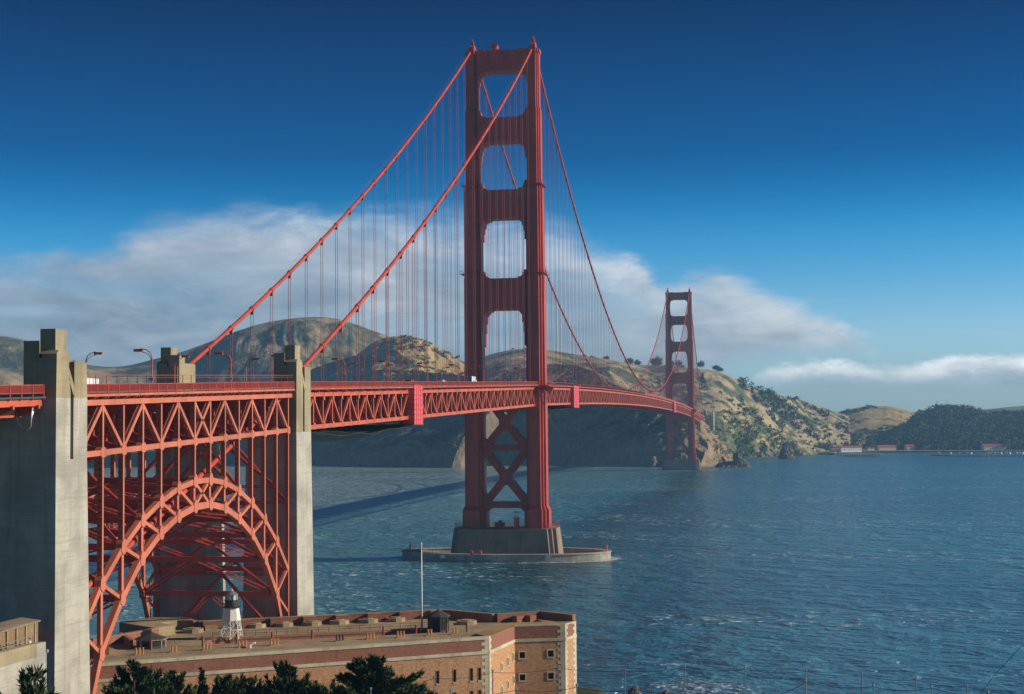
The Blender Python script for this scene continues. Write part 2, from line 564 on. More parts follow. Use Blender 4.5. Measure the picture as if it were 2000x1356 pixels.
def make_tower(x0):
    tw = empty('tower', (x0, 0, 13.5), bridge)
    for sy in (1, -1):
        m = MB()
        cy = S * sy
        def sect(z0, h0, z1, h1):
            a = [(x0 + p[0], cy + p[1], z0) for p in leg_poly(*h0)]
            b = [(x0 + p[0], cy + p[1], z1) for p in leg_poly(*h1)]
            n = len(a)
            m.add(a + b, [tuple(range(n - 1, -1, -1)), tuple(range(n, 2 * n))] + [(i, (i + 1) % n, n + (i + 1) % n, n + i) for i in range(n)])
        for i, (z0, z1, hx, hy) in enumerate(TIERS):
            k = 0.985
            sect(z0, (hx, hy), z1, (hx * k, hy * k))
            if i == 0:
                sect(21.0, (hx * k, hy * k), 23.0, (TIERS[1][2], TIERS[1][3]))
            elif i < 5:
                # small stepped shoulder at each setback
                nx = TIERS[i + 1]
                sect(z1, (hx * k, hy * k), z1 + 1.2, ((hx + nx[2]) / 2, (hy + nx[3]) / 2))
        sect(221.5, (5.9, 3.0), 223.4, (5.9, 3.0))
        leg = m.build('leg', M_TOWER, tw)
        # saddle housing with the beacon on top
        h = MB()
        h.box(x0 - 3.4, x0 + 3.4, cy - 1.25, cy + 1.25, 223.4, 225.2)
        h.prism([(x0 - 3.4, 225.2), (x0 + 3.4, 225.2), (x0 + .8, 226.6), (x0 - .8, 226.6)], 'y', cy - 1.1, cy + 1.1)
        h.frustum((x0, cy), 0.62, 0.55, 226.6, 228.6, 8)
        for dx, dy in ((-.5, -.5), (.5, -.5), (-.5, .5), (.5, .5)):
            h.beam((x0 + dx, cy + dy, 226.6), (x0 + dx, cy + dy, 229.6), 0.12, 0.12)
        h.frustum((x0, cy), 0.3, 0.3, 228.6, 229.3, 8)
        h.build('saddle_housing', M_TOWER, tw)
        # gallery round the leg
        for zg, hx, hy in ((124.0, 7.3, 4.1), (163.0, 6.5, 3.5)):
            g = MB()
            g.box(x0 - hx - .7, x0 + hx + .7, cy - hy - .8, cy + hy + .8, zg, zg + 0.18)
            for px in (-hx - .6, 0, hx + .6):
                for py in (-hy - .7, hy + .7):
                    g.beam((x0 + px, cy + py, zg + .1), (x0 + px, cy + py, zg + 1.4), 0.09, 0.09)
            for py in (-hy - .7, hy + .7):
                g.beam((x0 - hx - .6, cy + py, zg + 1.35), (x0 + hx + .6, cy + py, zg + 1.35), 0.09, 0.09)
            for px in (-hx - .6, hx + .6):
                g.beam((x0 + px, cy - hy - .7, zg + 1.35), (x0 + px, cy + hy + .7, zg + 1.35), 0.09, 0.09)
            g.build('gallery', M_TOWER, tw)
    # portal struts: (bottom, top, half depth, inner edge of the leg above, below, haunch heights)
    def strut(zb, zt, dx, yi_b, yi_t, hb, ht, ribs):
        m = MB()
        # bottom edge with stepped brackets running down the legs, small steps on top
        bw = 3.0
        prof = [(-yi_b, zb - hb), (-yi_b + .5, zb - hb), (-yi_b + .5, zb - hb * .62), (-yi_b + .95, zb - hb * .62), (-yi_b + .95, zb - hb * .36), (-yi_b + 1.5, zb - hb * .36), (-yi_b + 1.5, zb - hb * .17),
                (-yi_b + 2.3, zb - hb * .10), (-yi_b + bw, zb - .7), (-yi_b + bw + .6, zb - .7), (-yi_b + bw + 1.2, zb)]
        up = [(-yi_t, zt + ht), (-yi_t + .55, zt + ht), (-yi_t + 1.0, zt + ht * .5), (-yi_t + 2.4, zt + .6), (-yi_t + 3.6, zt + .6), (-yi_t + 3.6, zt)]
        left = prof
        poly = left + [(-y, z) for y, z in reversed(left)] + [(-y, z) for y, z in up] + [(y, z) for y, z in reversed(up)]
        # clip outer ends into the legs
        m.prism(poly, 'x', x0 - dx, x0 + dx)
        # fluted face
        w = yi_b * 2
        for k in range(ribs):
            yc = -yi_b + w * (k + .5) / ribs
            for s2 in (-1, 1):
                m.box(x0 + s2 * (dx + .11) - .11, x0 + s2 * (dx + .11) + .11, yc - w / ribs * .22, yc + w / ribs * .22, zb + 1.0, zt - .9)
        m.build('portal_strut', M_TOWER, tw)
    strut(214.0, 223.2, 4.2, 11.3, 11.3, 5.0, 0.05, 7)
    strut(182.5, 193.2, 4.7, 10.8, 11.2, 7.5, 4.0, 9)
    strut(148.6, 161.0, 5.3, 10.2, 10.7, 9.5, 4.0, 9)
    strut(108.5, 122.0, 5.8, 9.9, 10.1, 16.0, 3.6, 9)
    # bracing under the roadway: two crosses and two struts
    yi = 9.75
    zx, za, zb2 = 57.0, 48.2, 23.5
    m = MB()
    m.box(x0 - 3.2, x0 + 3.2, -yi, yi, 47.0, 49.5)
    for s2 in (-1, 1):
        m.prism([(s2 * yi, 44.0), (s2 * (yi - 3.4), 47.0), (s2 * (yi - 3.4), 49.5), (s2 * yi, 52.5)], 'x', x0 - 3.195, x0 + 3.195)
    m.build('cross_strut', M_TOWER, tw)
    m = MB()
    m.box(x0 - 3.2, x0 + 3.2, -yi, yi, 22.0, 24.7)
    for s2 in (-1, 1):
        m.prism([(s2 * yi, 19.4), (s2 * (yi - 1.7), 20.5), (s2 * (yi - 3.2), 22.0), (s2 * (yi - 3.2), 24.7), (s2 * yi, 29.0)], 'x', x0 - 3.195, x0 + 3.195)
    m.build('cross_strut', M_TOWER, tw)
    for zc, zl, zh in ((59.0, 48.0, 72.0), (35.3, 24.0, 47.5)):
        m = MB()
        w = 1.5
        for s2 in (-1, 1):
            for ze in (zl, zh):
                dy, dz = s2 * (yi - .3), ze - zc
                L = math.hypot(dy, dz)
                nx, nz = -dz / L * w, dy / L * w
                m.prism([(0 + nx, zc + nz), (dy + nx, ze + nz), (dy - nx, ze - nz), (0 - nx, zc - nz)], 'x', x0 - 2.9 + .05 * s2, x0 + 2.9 + .05 * s2)
        m.prism([(2.7, zc - 1.7), (2.7, zc + 1.7), (1.1, zc + 3.4), (-1.1, zc + 3.4), (-2.7, zc + 1.7), (-2.7, zc - 1.7), (-1.1, zc - 3.4), (1.1, zc - 3.4)], 'x', x0 - 3.0, x0 + 3.0)
        m.build('cross_brace', M_TOWER, tw)
    return tw


tower_s = make_tower(0.0)
tower_n = make_tower(1280.0)
b = MB()
b.tube([(-2.2, 3.6, 225.6), (2.2, 3.6, 225.6)], 1.45, 16)
b.box(-.5, .5, 3.2, 4.0, 223.2, 224.4)
b.build('dish_antenna', M_TOWER, tower_s)

# main cables, bands and suspenders
sus_x = [-324.3 + 15.24 * k for k in range(21)]
main_x = [15.24 * k for k in range(1, 84)]
north_x = [1280 + 15.24 * k for k in range(1, 22)]
for sy in (-1, 1):
    pts = []
    if sy < 0:
        pts += [(-470, sy * 13.1, 26.4), (-442, sy * 13.1, 35.2), (-400, sy * 13.1, 48.9), (-353, sy * 13.1, 64.1), (-346.5, sy * 13.4, 67.4)]
    else:
        pts += [(-470, sy * 12.2, 26.4), (-442, sy * 12.2, 35.4), (-353, sy * 12.2, 64.3), (-346.5, sy * 13.2, 67.4)]
    pts += [(x, sy * S, cab(x)) for x in np.linspace(-339, 0, 40)]
    pts += [(x, sy * S, cab(x)) for x in np.linspace(0, 1280, 140)[1:]]
    pts += [(x, sy * S, cab(x)) for x in np.linspace(1280, 1619, 30)[1:]]
    m = MB()
    m.tube(pts, 0.50, 12)
    cable = m.build('main_cable', M_CABLE, bridge, smooth=True)
    far = MB()
    for x in sus_x + main_x + north_x:
        d = Vector((1, 0, (cab(x + .5) - cab(x - .5))))
        d.normalize()
        p = Vector((x, sy * S, cab(x)))
        near = x < 420
        q = MB() if near else far
        q.tube([p - d * .75, p - d * .7, p + d * .7, p + d * .75], [0.5, .66, .66, .5], 10)
        q.box(x - .22, x + .22, sy * S - .38, sy * S + .38, p.z - 1.5, p.z - .35)
        if near:
            q.build('cable_band', M_CABLE, cable)
    tag(far.build('cable_band', M_CABLE, cable), kind='stuff')
    if sy < 0 or True:
        # hand lines above the cable
        h = MB()
        for dy in (-.55, .55):
            hp = [(x, sy * S + dy, cab(x) + 1.6) for x in np.linspace(-330, -8, 26)]
            h.tube(hp, 0.022, 4)
            hp = [(x, sy * S + dy, cab(x) + 1.6) for x in np.linspace(8, 640, 40)]
            h.tube(hp, 0.022, 4)
        h.build('hand_line', M_ROPE, cable)

ropes = [(x, sy) for x in sus_x for sy in (-1, 1)] + [(x, sy) for x in main_x[:29] for sy in (-1, 1)]
rest = [(x, sy) for x in main_x[29:] + north_x for sy in (-1, 1)]


def rope(m, x, sy, r):
    zt, zb = cab(x) - 1.2, road(x) - 0.9
    if zt - zb < 0.6:
        return
    for dy in (-.32, .32):
        m.tube([(x, sy * S + dy, zb), (x, sy * S + dy, zt)], r, 5, cap=False)


for x, sy in ropes:
    m = MB()
    rope(m, x, sy, 0.075)
    if m.v:
        m.build('suspender', M_ROPE, bridge, fix=False)
m = MB()
for x, sy in rest:
    rope(m, x, sy, 0.075)
tag(m.build('suspender', M_ROPE, bridge, fix=False), kind='stuff')

# stiffening trusses
n_members = 0
far_members = MB()
PAN = 7.62
for sy in (-1, 1):
    for x0, x1, nm in ((-339.3, -8.2, 44), (8.0, 1272.0, 166), (1288.2, 1619.3, 44)):
        near = sy < 0 and x0 < 0
        tr = empty('stiffening_truss', ((x0 + x1) / 2, sy * S, road((x0 + x1) / 2) - 8), bridge)
        st = [x0 + (x1 - x0) * k / nm for k in range(nm + 1)]
        tc, bc = MB(), MB()
        for a, b2 in zip(st[:-1], st[1:]):
            tc.beam((a, sy * S, road(a) - 1.0), (b2, sy * S, road(b2) - 1.0), 0.9, 1.0)
            bc.beam((a, sy * S, road(a) - 8.3), (b2, sy * S, road(b2) - 8.3), 0.9, 0.95)
        for k, x in enumerate(st):
            # gusset plates
            for zc, hh in ((road(x) - 8.1, .75), (road(x) - 1.6, .75)):
                (bc if zc < road(x) - 5 else tc).box(x - .62, x + .62, sy * S - .48, sy * S + .48, zc - hh, zc + hh)
        tc.build('top_chord', M_ORANGE, tr)
        bc.build('bottom_chord', M_ORANGE, tr)
        for k, x in enumerate(st):
            ind = near and n_members < 98
            m = MB() if ind else far_members
            m.beam((x, sy * S, road(x) - 7.9), (x, sy * S, road(x) - 1.7), 0.42, 0.62, (1, 0, 0))
            if ind:
                m.build('vertical', M_ORANGE, tr); n_members += 1
            if k < nm:
                x2 = st[k + 1]
                zt, zb = (lambda q: road(q) - 1.6), (lambda q: road(q) - 8.1)
                a, b2 = ((x, zb(x)), (x2, zt(x2))) if k % 2 == 0 else ((x, zt(x)), (x2, zb(x2)))
                m = MB() if ind else far_members
                m.beam((a[0], sy * S, a[1]), (b2[0], sy * S, b2[1]), 0.55, 0.5, (0, 1, 0))
                if ind:
                    m.build('diagonal', M_ORANGE, tr); n_members += 1
tag(far_members.build('truss_member', M_ORANGE, bridge), kind='stuff')

# deck, sidewalks, floor beams and bottom laterals
deck, walk, fl, fascia = MB(), {-1: MB(), 1: MB()}, MB(), {-1: MB(), 1: MB()}
xs = list(np.arange(-339.3, 1619.4, 7.62))
for a, b2 in zip(xs[:-1], xs[1:]):
    deck.beam((a, 0, road(a) - .2), (b2, 0, road(b2) - .2), 19.5, 0.35)
    for sy in (-1, 1):
        walk[sy].beam((a, sy * 13.0, road(a) + .45), (b2, sy * 13.0, road(b2) + .45), 5.2, 0.2)
        fascia[sy].beam((a, sy * 15.45, road(a) + .28), (b2, sy * 15.45, road(b2) + .28), 0.3, 0.42)
    fl.beam((a, -15.2, road(a) - .35), (a, 15.2, road(a) - .35), 0.4, .5)
    fl.beam((a, -13.2, road(a) - 1.2), (a, 13.2, road(a) - 1.2), 0.5, 1.2)
    if a < 330:
        for yy in (-10.5, -7.0, -3.5, 0, 3.5, 7.0, 10.5):
            fl.beam((a, yy, road(a) - 8.2), (a, yy, road(a) - 1.6), .3, 1.15, (0, 1, 0))
        fl.beam((a, -13.2, road(a) - 4.6), (a, 13.2, road(a) - 4.6), .35, 1.0)
    fl.laced((a, -13.3, road(a) - 1.5), (a, 13.3, road(a) - 1.5), .3, 1.5, t=.2, pitch=3.0) if a < 120 else None
    fl.beam((a, -13.3, road(a) - 8.3), (a, 13.3, road(a) - 8.3), 0.5, 0.5)
    if a < 400 and not (-9 < a < 2):
        fl.beam((a, -13.3, road(a) - 8.25), (b2, 0, road(b2) - 8.25), 0.45, 0.35)
        fl.beam((a, 13.3, road(a) - 8.25), (b2, 0, road(b2) - 8.25), 0.45, 0.35)
        for sy in (-1, 1):
            fl.beam((a, sy * 13.3, road(a) - 8.2), (a, sy * 4.5, road(a) - 1.5), 0.4, 0.4)
deck.build('roadway', M_ASPHALT, bridge)
for sy in (-1, 1):
    walk[sy].build('sidewalk', M_PIER, bridge)
    fascia[sy].build('sidewalk_fascia', M_ORANGE, bridge)
fl.build('floor_beam', M_TOWER, bridge)  # darker paint than the chords, painting in the shade inside the truss


def railing(m, x0, x1, y, step, zr=None, gaps=(), infill=True, hi=False):
    zr = zr or (lambda q: road(q) + .45)
    n = max(1, int(round((x1 - x0) / step)))
    st = [x0 + (x1 - x0) * k / n for k in range(n + 1)]
    for k, x in enumerate(st):
        m.box(x - .11, x + .11, y - .12, y + .12, zr(x) - .75, zr(x) + 1.42)
    for a, b in zip(st[:-1], st[1:]):
        m.beam((a, y, zr(a) + 1.36), (b, y, zr(b) + 1.36), 0.16, 0.13)
        m.beam((a, y, zr(a) + .22), (b, y, zr(b) + .22), 0.1, 0.1)
        if infill:
            nb = max(2, int((b - a) / 0.19))
            for j in range(1, nb):
                x = a + (b - a) * j / nb
                z = zr(x)
                m.box(x - .038, x + .038, y - .035, y + .035, z + .2, z + 1.36)
        if hi:
            m.beam((a, y + .25, zr(a) + 2.75), (b, y + .25, zr(b) + 2.75), 0.08, 0.08)
            m.beam((a, y + .25, zr(a) + 2.35), (b, y + .25, zr(b) + 2.35), 0.05, 0.05)
            m.box(a - .04, a + .04, y + .2, y + .3, zr(a) + 1.4, zr(a) + 2.8)
    return m


for y, ranges in ((-15.5, ((-339, -6.5), (8.5, 560))), (15.5, ((-339, 560),))):
    for a, b2 in ranges:
        railing(MB(), a, b2, y, 3.05, infill=(y < 0 and a < 0)).build('railing', M_RAIL, bridge)
for y in (-15.5, 15.5):
    m = MB()
    for a, b2 in zip(xs[:-1], xs[1:]):
        if a > 552:
            m.beam((a, y, road(a) + 1.2), (b2, y, road(b2) + 1.2), 0.12, 1.25)
    m.build('railing', M_RAIL, bridge)
# inner kerb railings between walk and road
for y in (-10.2, 10.2):
    m = MB()
    for a, b2 in zip(xs[:-1], xs[1:]):
        m.beam((a, y, road(a) + .85), (b2, y, road(b2) + .85), 0.1, 0.1)
        m.beam((a, y, road(a) + .45), (b2, y, road(b2) + .45), 0.1, 0.08)
        m.box(a - .06, a + .06, y - .06, y + .06, road(a) + .1, road(a) + .9)
    m.build('kerb_rail', M_RAIL, bridge)
# walkway platform round the outer leg of each tower
for x0 in (0.0, 1280.0):
    m = MB()
    z = road(x0)
    m.box(x0 - 9.6, x0 + 12.5, -20.3, -17.9, z - .35, z)
    m.box(x0 - 9.6, x0 - 7.9, -17.9, -15.0, z - .35, z)
    m.box(x0 + 7.9, x0 + 12.5, -17.9, -15.0, z - .35, z)
    for k in range(4):
        xx = x0 - 7.5 + k * 6
        m.prism([(-20.2, z - .36), (-17.4, z - .36), (-17.4, z - 3.4)], 'x', xx, xx + .3)
    railing(m, x0 - 9.5, x0 + 12.4, -20.2, 2.4, zr=lambda q, z=z: z)
    m.build('tower_platform', M_RAIL, bridge)
m = MB()
for k in range(4):
    y0 = -16.2 - k * .35
    m.tube([(-9.0, y0, 74.2), (-8.9, y0 - .1, 70.8 - k * .7), (-8.6, y0 - .9, 68.2 - k * .8), (-8.0, y0 - 2.0, 69.0 - k * .4), (-7.6, y0 - 3.0, 73.6)], 0.09, 6)
m.build('service_hose', M_DARK, bridge, smooth=True)

# ------------------------------------------------------------------ steel arch over the fort
arch = empty('steel_arch_span', (-402, 0, 20))
tag(arch, 'salmon red steel arch span with tall columns between two concrete pylons above the brick fort', 'arch bridge')
AY = 14.3
AX = [-352.4 - 7.575 * k for k in range(14)]          # column lines
UP = [(-352.6, 28.2), (-359.9, 34.5), (-367.6, 39.5), (-375.1, 43.1), (-382.7, 45.9), (-390.3, 47.7), (-397.8, 48.5), (-405.4, 48.5), (-413.0, 47.6), (-420.6, 45.7), (-428.2, 43.1), (-435.7, 39.4), (-443.3, 34.4), (-450.2, 28.0)]
LO = [(-352.9, 10.0), (-359.9, 23.8), (-367.2, 31.5), (-375.0, 37.0), (-382.6, 40.6), (-390.2, 43.0), (-397.8, 44.1), (-405.3, 44.0), (-413.0, 42.8), (-420.6, 40.5), (-428.4, 36.9), (-436.0, 31.4), (-443.5, 24.0), (-450.4, 10.0)]


def ach(x): return 57.25 + (x + 352.4) * 0.0325       # lower chord of the arch's top truss
def atc(x): return 64.55 + (x + 352.4) * 0.0285       # its top chord


for sy in (-1, 1):
    y = sy * AY
    for nm, line, w, h in (('upper_rib', UP, .9, .95), ('lower_rib', LO, .95, 1.15)):
        m = MB()
        for p, q in zip(line[:-1], line[1:]):
            m.beam((p[0], y, p[1]), (q[0], y, q[1]), w, h, (0, 0, 1))
        for p in line[1:-1]:
            m.prism([(p[0] - .95, p[1] - .6), (p[0] - .85, p[1] + .6), (p[0] - .3, p[1] + 1.25), (p[0] + .3, p[1] + 1.25), (p[0] + .85, p[1] + .6), (p[0] + .95, p[1] - .6), (p[0] + .3, p[1] - 1.1), (p[0] - .3, p[1] - 1.1)], 'y', y - .56, y + .56)
        m.build(nm, M_ARCH, arch)
    tcm, bcm = MB(), MB()
    xe0, xe1 = AX[0] + 1.2, -451.5
    tcm.beam((xe0 + 1.4, y, atc(xe0 + 1.4)), (xe1, y, atc(xe1)), 1.0, .85)
    bcm.beam((xe0 - .8, y, ach(xe0)), (xe1, y, ach(xe1)), 0.95, .85)
    for x in AX:
        bcm.prism([(x - .9, ach(x) - .5), (x - .9, ach(x) + .5), (x - .45, ach(x) + .85), (x + .45, ach(x) + .85), (x + .9, ach(x) + .5), (x + .9, ach(x) - .5), (x + .45, ach(x) - .75), (x - .45, ach(x) - .75)], 'y', y - .53, y + .53)
    tcm.build('top_chord', M_ARCH, arch)
    bcm.build('bottom_chord', M_ARCH, arch)
    for k, x in enumerate(AX):
        # column: two flanges with a perforated web between
        m = MB()
        zb = UP[k][1] if k not in (0,) else 10.0
        for dy in (-.36, .36):
            m.box(x - .26, x + .26, y + dy - .06, y + dy + .06, zb, atc(x) - .6)
        m.box(x - .02, x + .24, y - .31, y + .31, zb, atc(x) - .6)
        z = zb + .5
        while z < atc(x) - 1:
            m.box(x - .28, x - .22, y - .31, y + .31, z, z + .55)
            z += .95
        m.build('column', M_ARCH, arch)
        if k < 13:
            x2 = AX[k + 1]
            dd = []
            if k % 2 == 0: dd.append(((x2, atc(x2) - .5), (x, ach(x) + .3))) if k >= 7 else dd.append(((x2, atc(x2) - .5), (x, ach(x) + .3)))
            else: dd.append(((x, atc(x) - .5), (x2, ach(x2) + .3)))
            if k == 6: dd = [((x, atc(x) - .5), (x2, ach(x2) + .3)), ((x2, atc(x2) - .5), (x, ach(x) + .3))]
            if k > 6:
                dd = [((x2, atc(x2) - .5), (x, ach(x) + .3))] if k % 2 == 1 else [((x, atc(x) - .5), (x2, ach(x2) + .3))]
            if k < 6:
                dd = [((x2, atc(x2) - .5), (x, ach(x) + .3))] if k % 2 == 0 else [((x, atc(x) - .5), (x2, ach(x2) + .3))]
            for p, q in dd:
                m = MB()
                m.laced((p[0], y, p[1]), (q[0], y, q[1]), 0.62, 0.72, (0, 1, 0), t=.2, pitch=.8)
                m.build('diagonal', M_ARCH, arch)
            rd = []
            if k == 6: rd = [(UP[6], LO[7]), (UP[7], LO[6])]
            elif k > 6: rd = [(UP[k + 1], LO[k])]
            else: rd = [(UP[k], LO[k + 1])]
            if k == 0: rd.append(((-352.6, 19.5), LO[1]))
            for p, q in rd:
                m = MB()
                m.beam((p[0], y, p[1]), (q[0], y, q[1]), 0.6, 0.6, (0, 1, 0))
                m.build('rib_brace', M_ARCH, arch)
        if 1 <= k <= 12:
            m = MB()
            m.beam((x, y, LO[k][1]), (x, y, UP[k][1]), 0.6, 0.8, (1, 0, 0))
            m.build('rib_post', M_ARCH, arch)
# bracing between the two planes, its darker paint standing in for shade
for k, x in enumerate(AX):
    m = MB()
    zu, zl, zc, zt = UP[k][1], LO[k][1], ach(x), atc(x)
    for z, h in ((zu, 1.0), (zl, 1.1), (zc, 1.0)):
        m.beam((x, -AY + .3, z), (x, AY - .3, z), .6, h)
    m.beam((x, -AY + .3, zt - 1.0), (x, AY - .3, zt - 1.0), .5, 2.0)
    m.beam((x, -AY + .4, (zc + zt) / 2), (x, AY - .4, (zc + zt) / 2), .45, .7)
    for yy in (-9.5, -4.8, 4.8, 9.5):
        m.beam((x, yy, zc), (x, yy, zt - 1.2), .35, .5, (1, 0, 0))
    for a in (-AY + .4, AY - .4):
        m.beam((x, a, zc + .5), (x, 0, (zc + zt) / 2 + .2), .4, .6, (1, 0, 0))
    # sway frames in the top truss
    for a, b2 in ((-AY, 0), (AY, 0)):
        m.laced((x, a, zc), (x, b2, zt - 1.2), .5, .9, (1, 0, 0), t=.26, pitch=1.0)
    if k in (0, 1, 2, 3, 10, 11, 12, 13):
        # tall crosses between column pairs
        lo = zu if k else 12.0
        n = max(1, int(round((zc - lo) / 13.0)))
        for i in range(n):
            z0, z1 = lo + (zc - lo) * i / n, lo + (zc - lo) * (i + 1) / n
            m.laced((x, -AY, z0), (x, 0, z1), .5, .8, (1, 0, 0), t=.26, pitch=.9)
            m.laced((x, 0, z1), (x, AY, z0), .5, .8, (1, 0, 0), t=.26, pitch=.9)
            m.laced((x, -AY, z1), (x, AY, z1), .4, .6, t=.2, pitch=1.2)
    # cross in the rib depth
    if 1 <= k <= 12:
        m.laced((x, -AY, zl), (x, 0, zu), .5, .7, (1, 0, 0), t=.22, pitch=.9)
        m.laced((x, 0, zu), (x, AY, zl), .5, .7, (1, 0, 0), t=.22, pitch=.9)
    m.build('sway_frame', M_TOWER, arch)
for k in range(13):
    x, x2 = AX[k], AX[k + 1]
    for sy in (-1, 1):
        m = MB()
        p, q = LO[k], LO[k + 1]
        m.laced((p[0], sy * AY, p[1]), (q[0], 0, q[1]), .55, .9, t=.24, pitch=.9)
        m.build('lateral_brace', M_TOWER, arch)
        m = MB()
        p, q = UP[k], UP[k + 1]
        m.laced((p[0], 0, p[1]), (q[0], sy * AY, q[1]), .55, .8, t=.24, pitch=.9)
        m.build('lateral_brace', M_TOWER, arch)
        m = MB()
        m.beam((x, sy * AY, ach(x)), (x2, 0, ach(x2)), .55, .6)
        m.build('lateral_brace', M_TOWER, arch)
# deck of the arch span
m = MB()
m.beam((-352.4, 0, road(-352.4) - .15), (-462, 0, road(-462) - .15), 20.5, .4)
m.build('roadway', M_ASPHALT, arch)
for sy in (-1, 1):
    m = MB()
    m.beam((-350.4, sy * 13.0, road(-350.4) + .45), (-451, sy * 13.0, road(-451) + .45), 4.9, .18)
    m.build('sidewalk', M_PIER, arch)
    m = MB()
    m.beam((-350.4, sy * 15.3, road(-350.4) + .28), (-451, sy * 15.3, road(-451) + .28), .3, .42)
    m.beam((-350.0, sy * 15.3, road(-350.0) + .02), (-451, sy * 15.3, road(-451) + .02), .5, .1)
    m.build('sidewalk_fascia', M_ARCH, arch)
m = MB()
for k in range(28):
    x = AX[0] - 3.79 * k
    if x > -451:
        m.beam((x, -15.2, road(x) - .12), (x, 15.2, road(x) - .12), .4, .16)
        for sy in (-1, 1):
            m.prism([(sy * 15.3, road(x) - .06), (sy * 15.3, road(x) - .2), (sy * 14.7, atc(x) + .43), (sy * 13.6, atc(x) + .43), (sy * 13.6, road(x) - .06)], 'x', x - .22, x + .22)
    for yy in (-9, -5, 0, 5, 9):
        pass
for yy in (-9, -4.5, 0, 4.5, 9):
    m.beam((-352.4, yy, road(-352.4) - 1.0), (-451, yy, road(-451) - 1.0), .4, 1.1)
m.build('floor_beam', M_ORANGE, arch)
for y in (-15.35, 15.35):
    m = MB()
    railing(m, -450.8, -350.6, y, 3.79, infill=(y < 0), hi=(y < 0))
    m.build('railing', M_RAIL, arch)

# south approach viaduct left of the big pylon
appr = empty('approach_viaduct', (-480, 0, 40))
tag(appr, 'short end of red railed approach deck at the left edge behind the big concrete pylon', 'viaduct')
m = MB()
m.beam((-455, 0, road(-455) - .2), (-520, 0, road(-520) - .2), 19.5, .45)
for sy in (-1, 1):
    m.beam((-461, sy * 12.2, road(-461) + .05), (-520, sy * 12.2, road(-520) + .05), 4.2, .25)
m.build('roadway', M_ASPHALT, appr)
m = MB()
for sy in (-1, 1):
    m.beam((-461.5, sy * 13.6, road(-461) - .6), (-520, sy * 13.6, road(-520) - .6), .4, 1.1)
    m.beam((-461.5, sy * 10.6, road(-461) - 1.6), (-520, sy * 10.6, road(-520) - 1.6), .6, 2.2)
    for k in range(8):
        x = -463 - 7.4 * k
        m.prism([(sy * 14.2, road(x) - 1.0), (sy * 14.2, road(x) - 1.5), (sy * 10.4, road(x) - 2.9), (sy * 10.4, road(x) - 1.0)], 'x', x - .2, x + .2)
m.build('floor_beam', M_ORANGE, appr)
for sy in (-1, 1):
    railing(MB(), -520, -461.5, sy * 14.0, 3.2, infill=sy < 0).build('railing', M_RAIL, appr)
m = MB()
for k in range(3):
    m.tube([(-463 - k * .3, -13.4, 61.0), (-463.2, -13.0, 58.9 - k * .3), (-463.4, -12.2, 57.9 - k * .3), (-463.6, -11.4, 58.8), (-463.8, -10.8, 61.0)], .1, 6)
m.build('service_hose', M_STEEL, appr, smooth=True)

# ------------------------------------------------------------------ concrete pylons


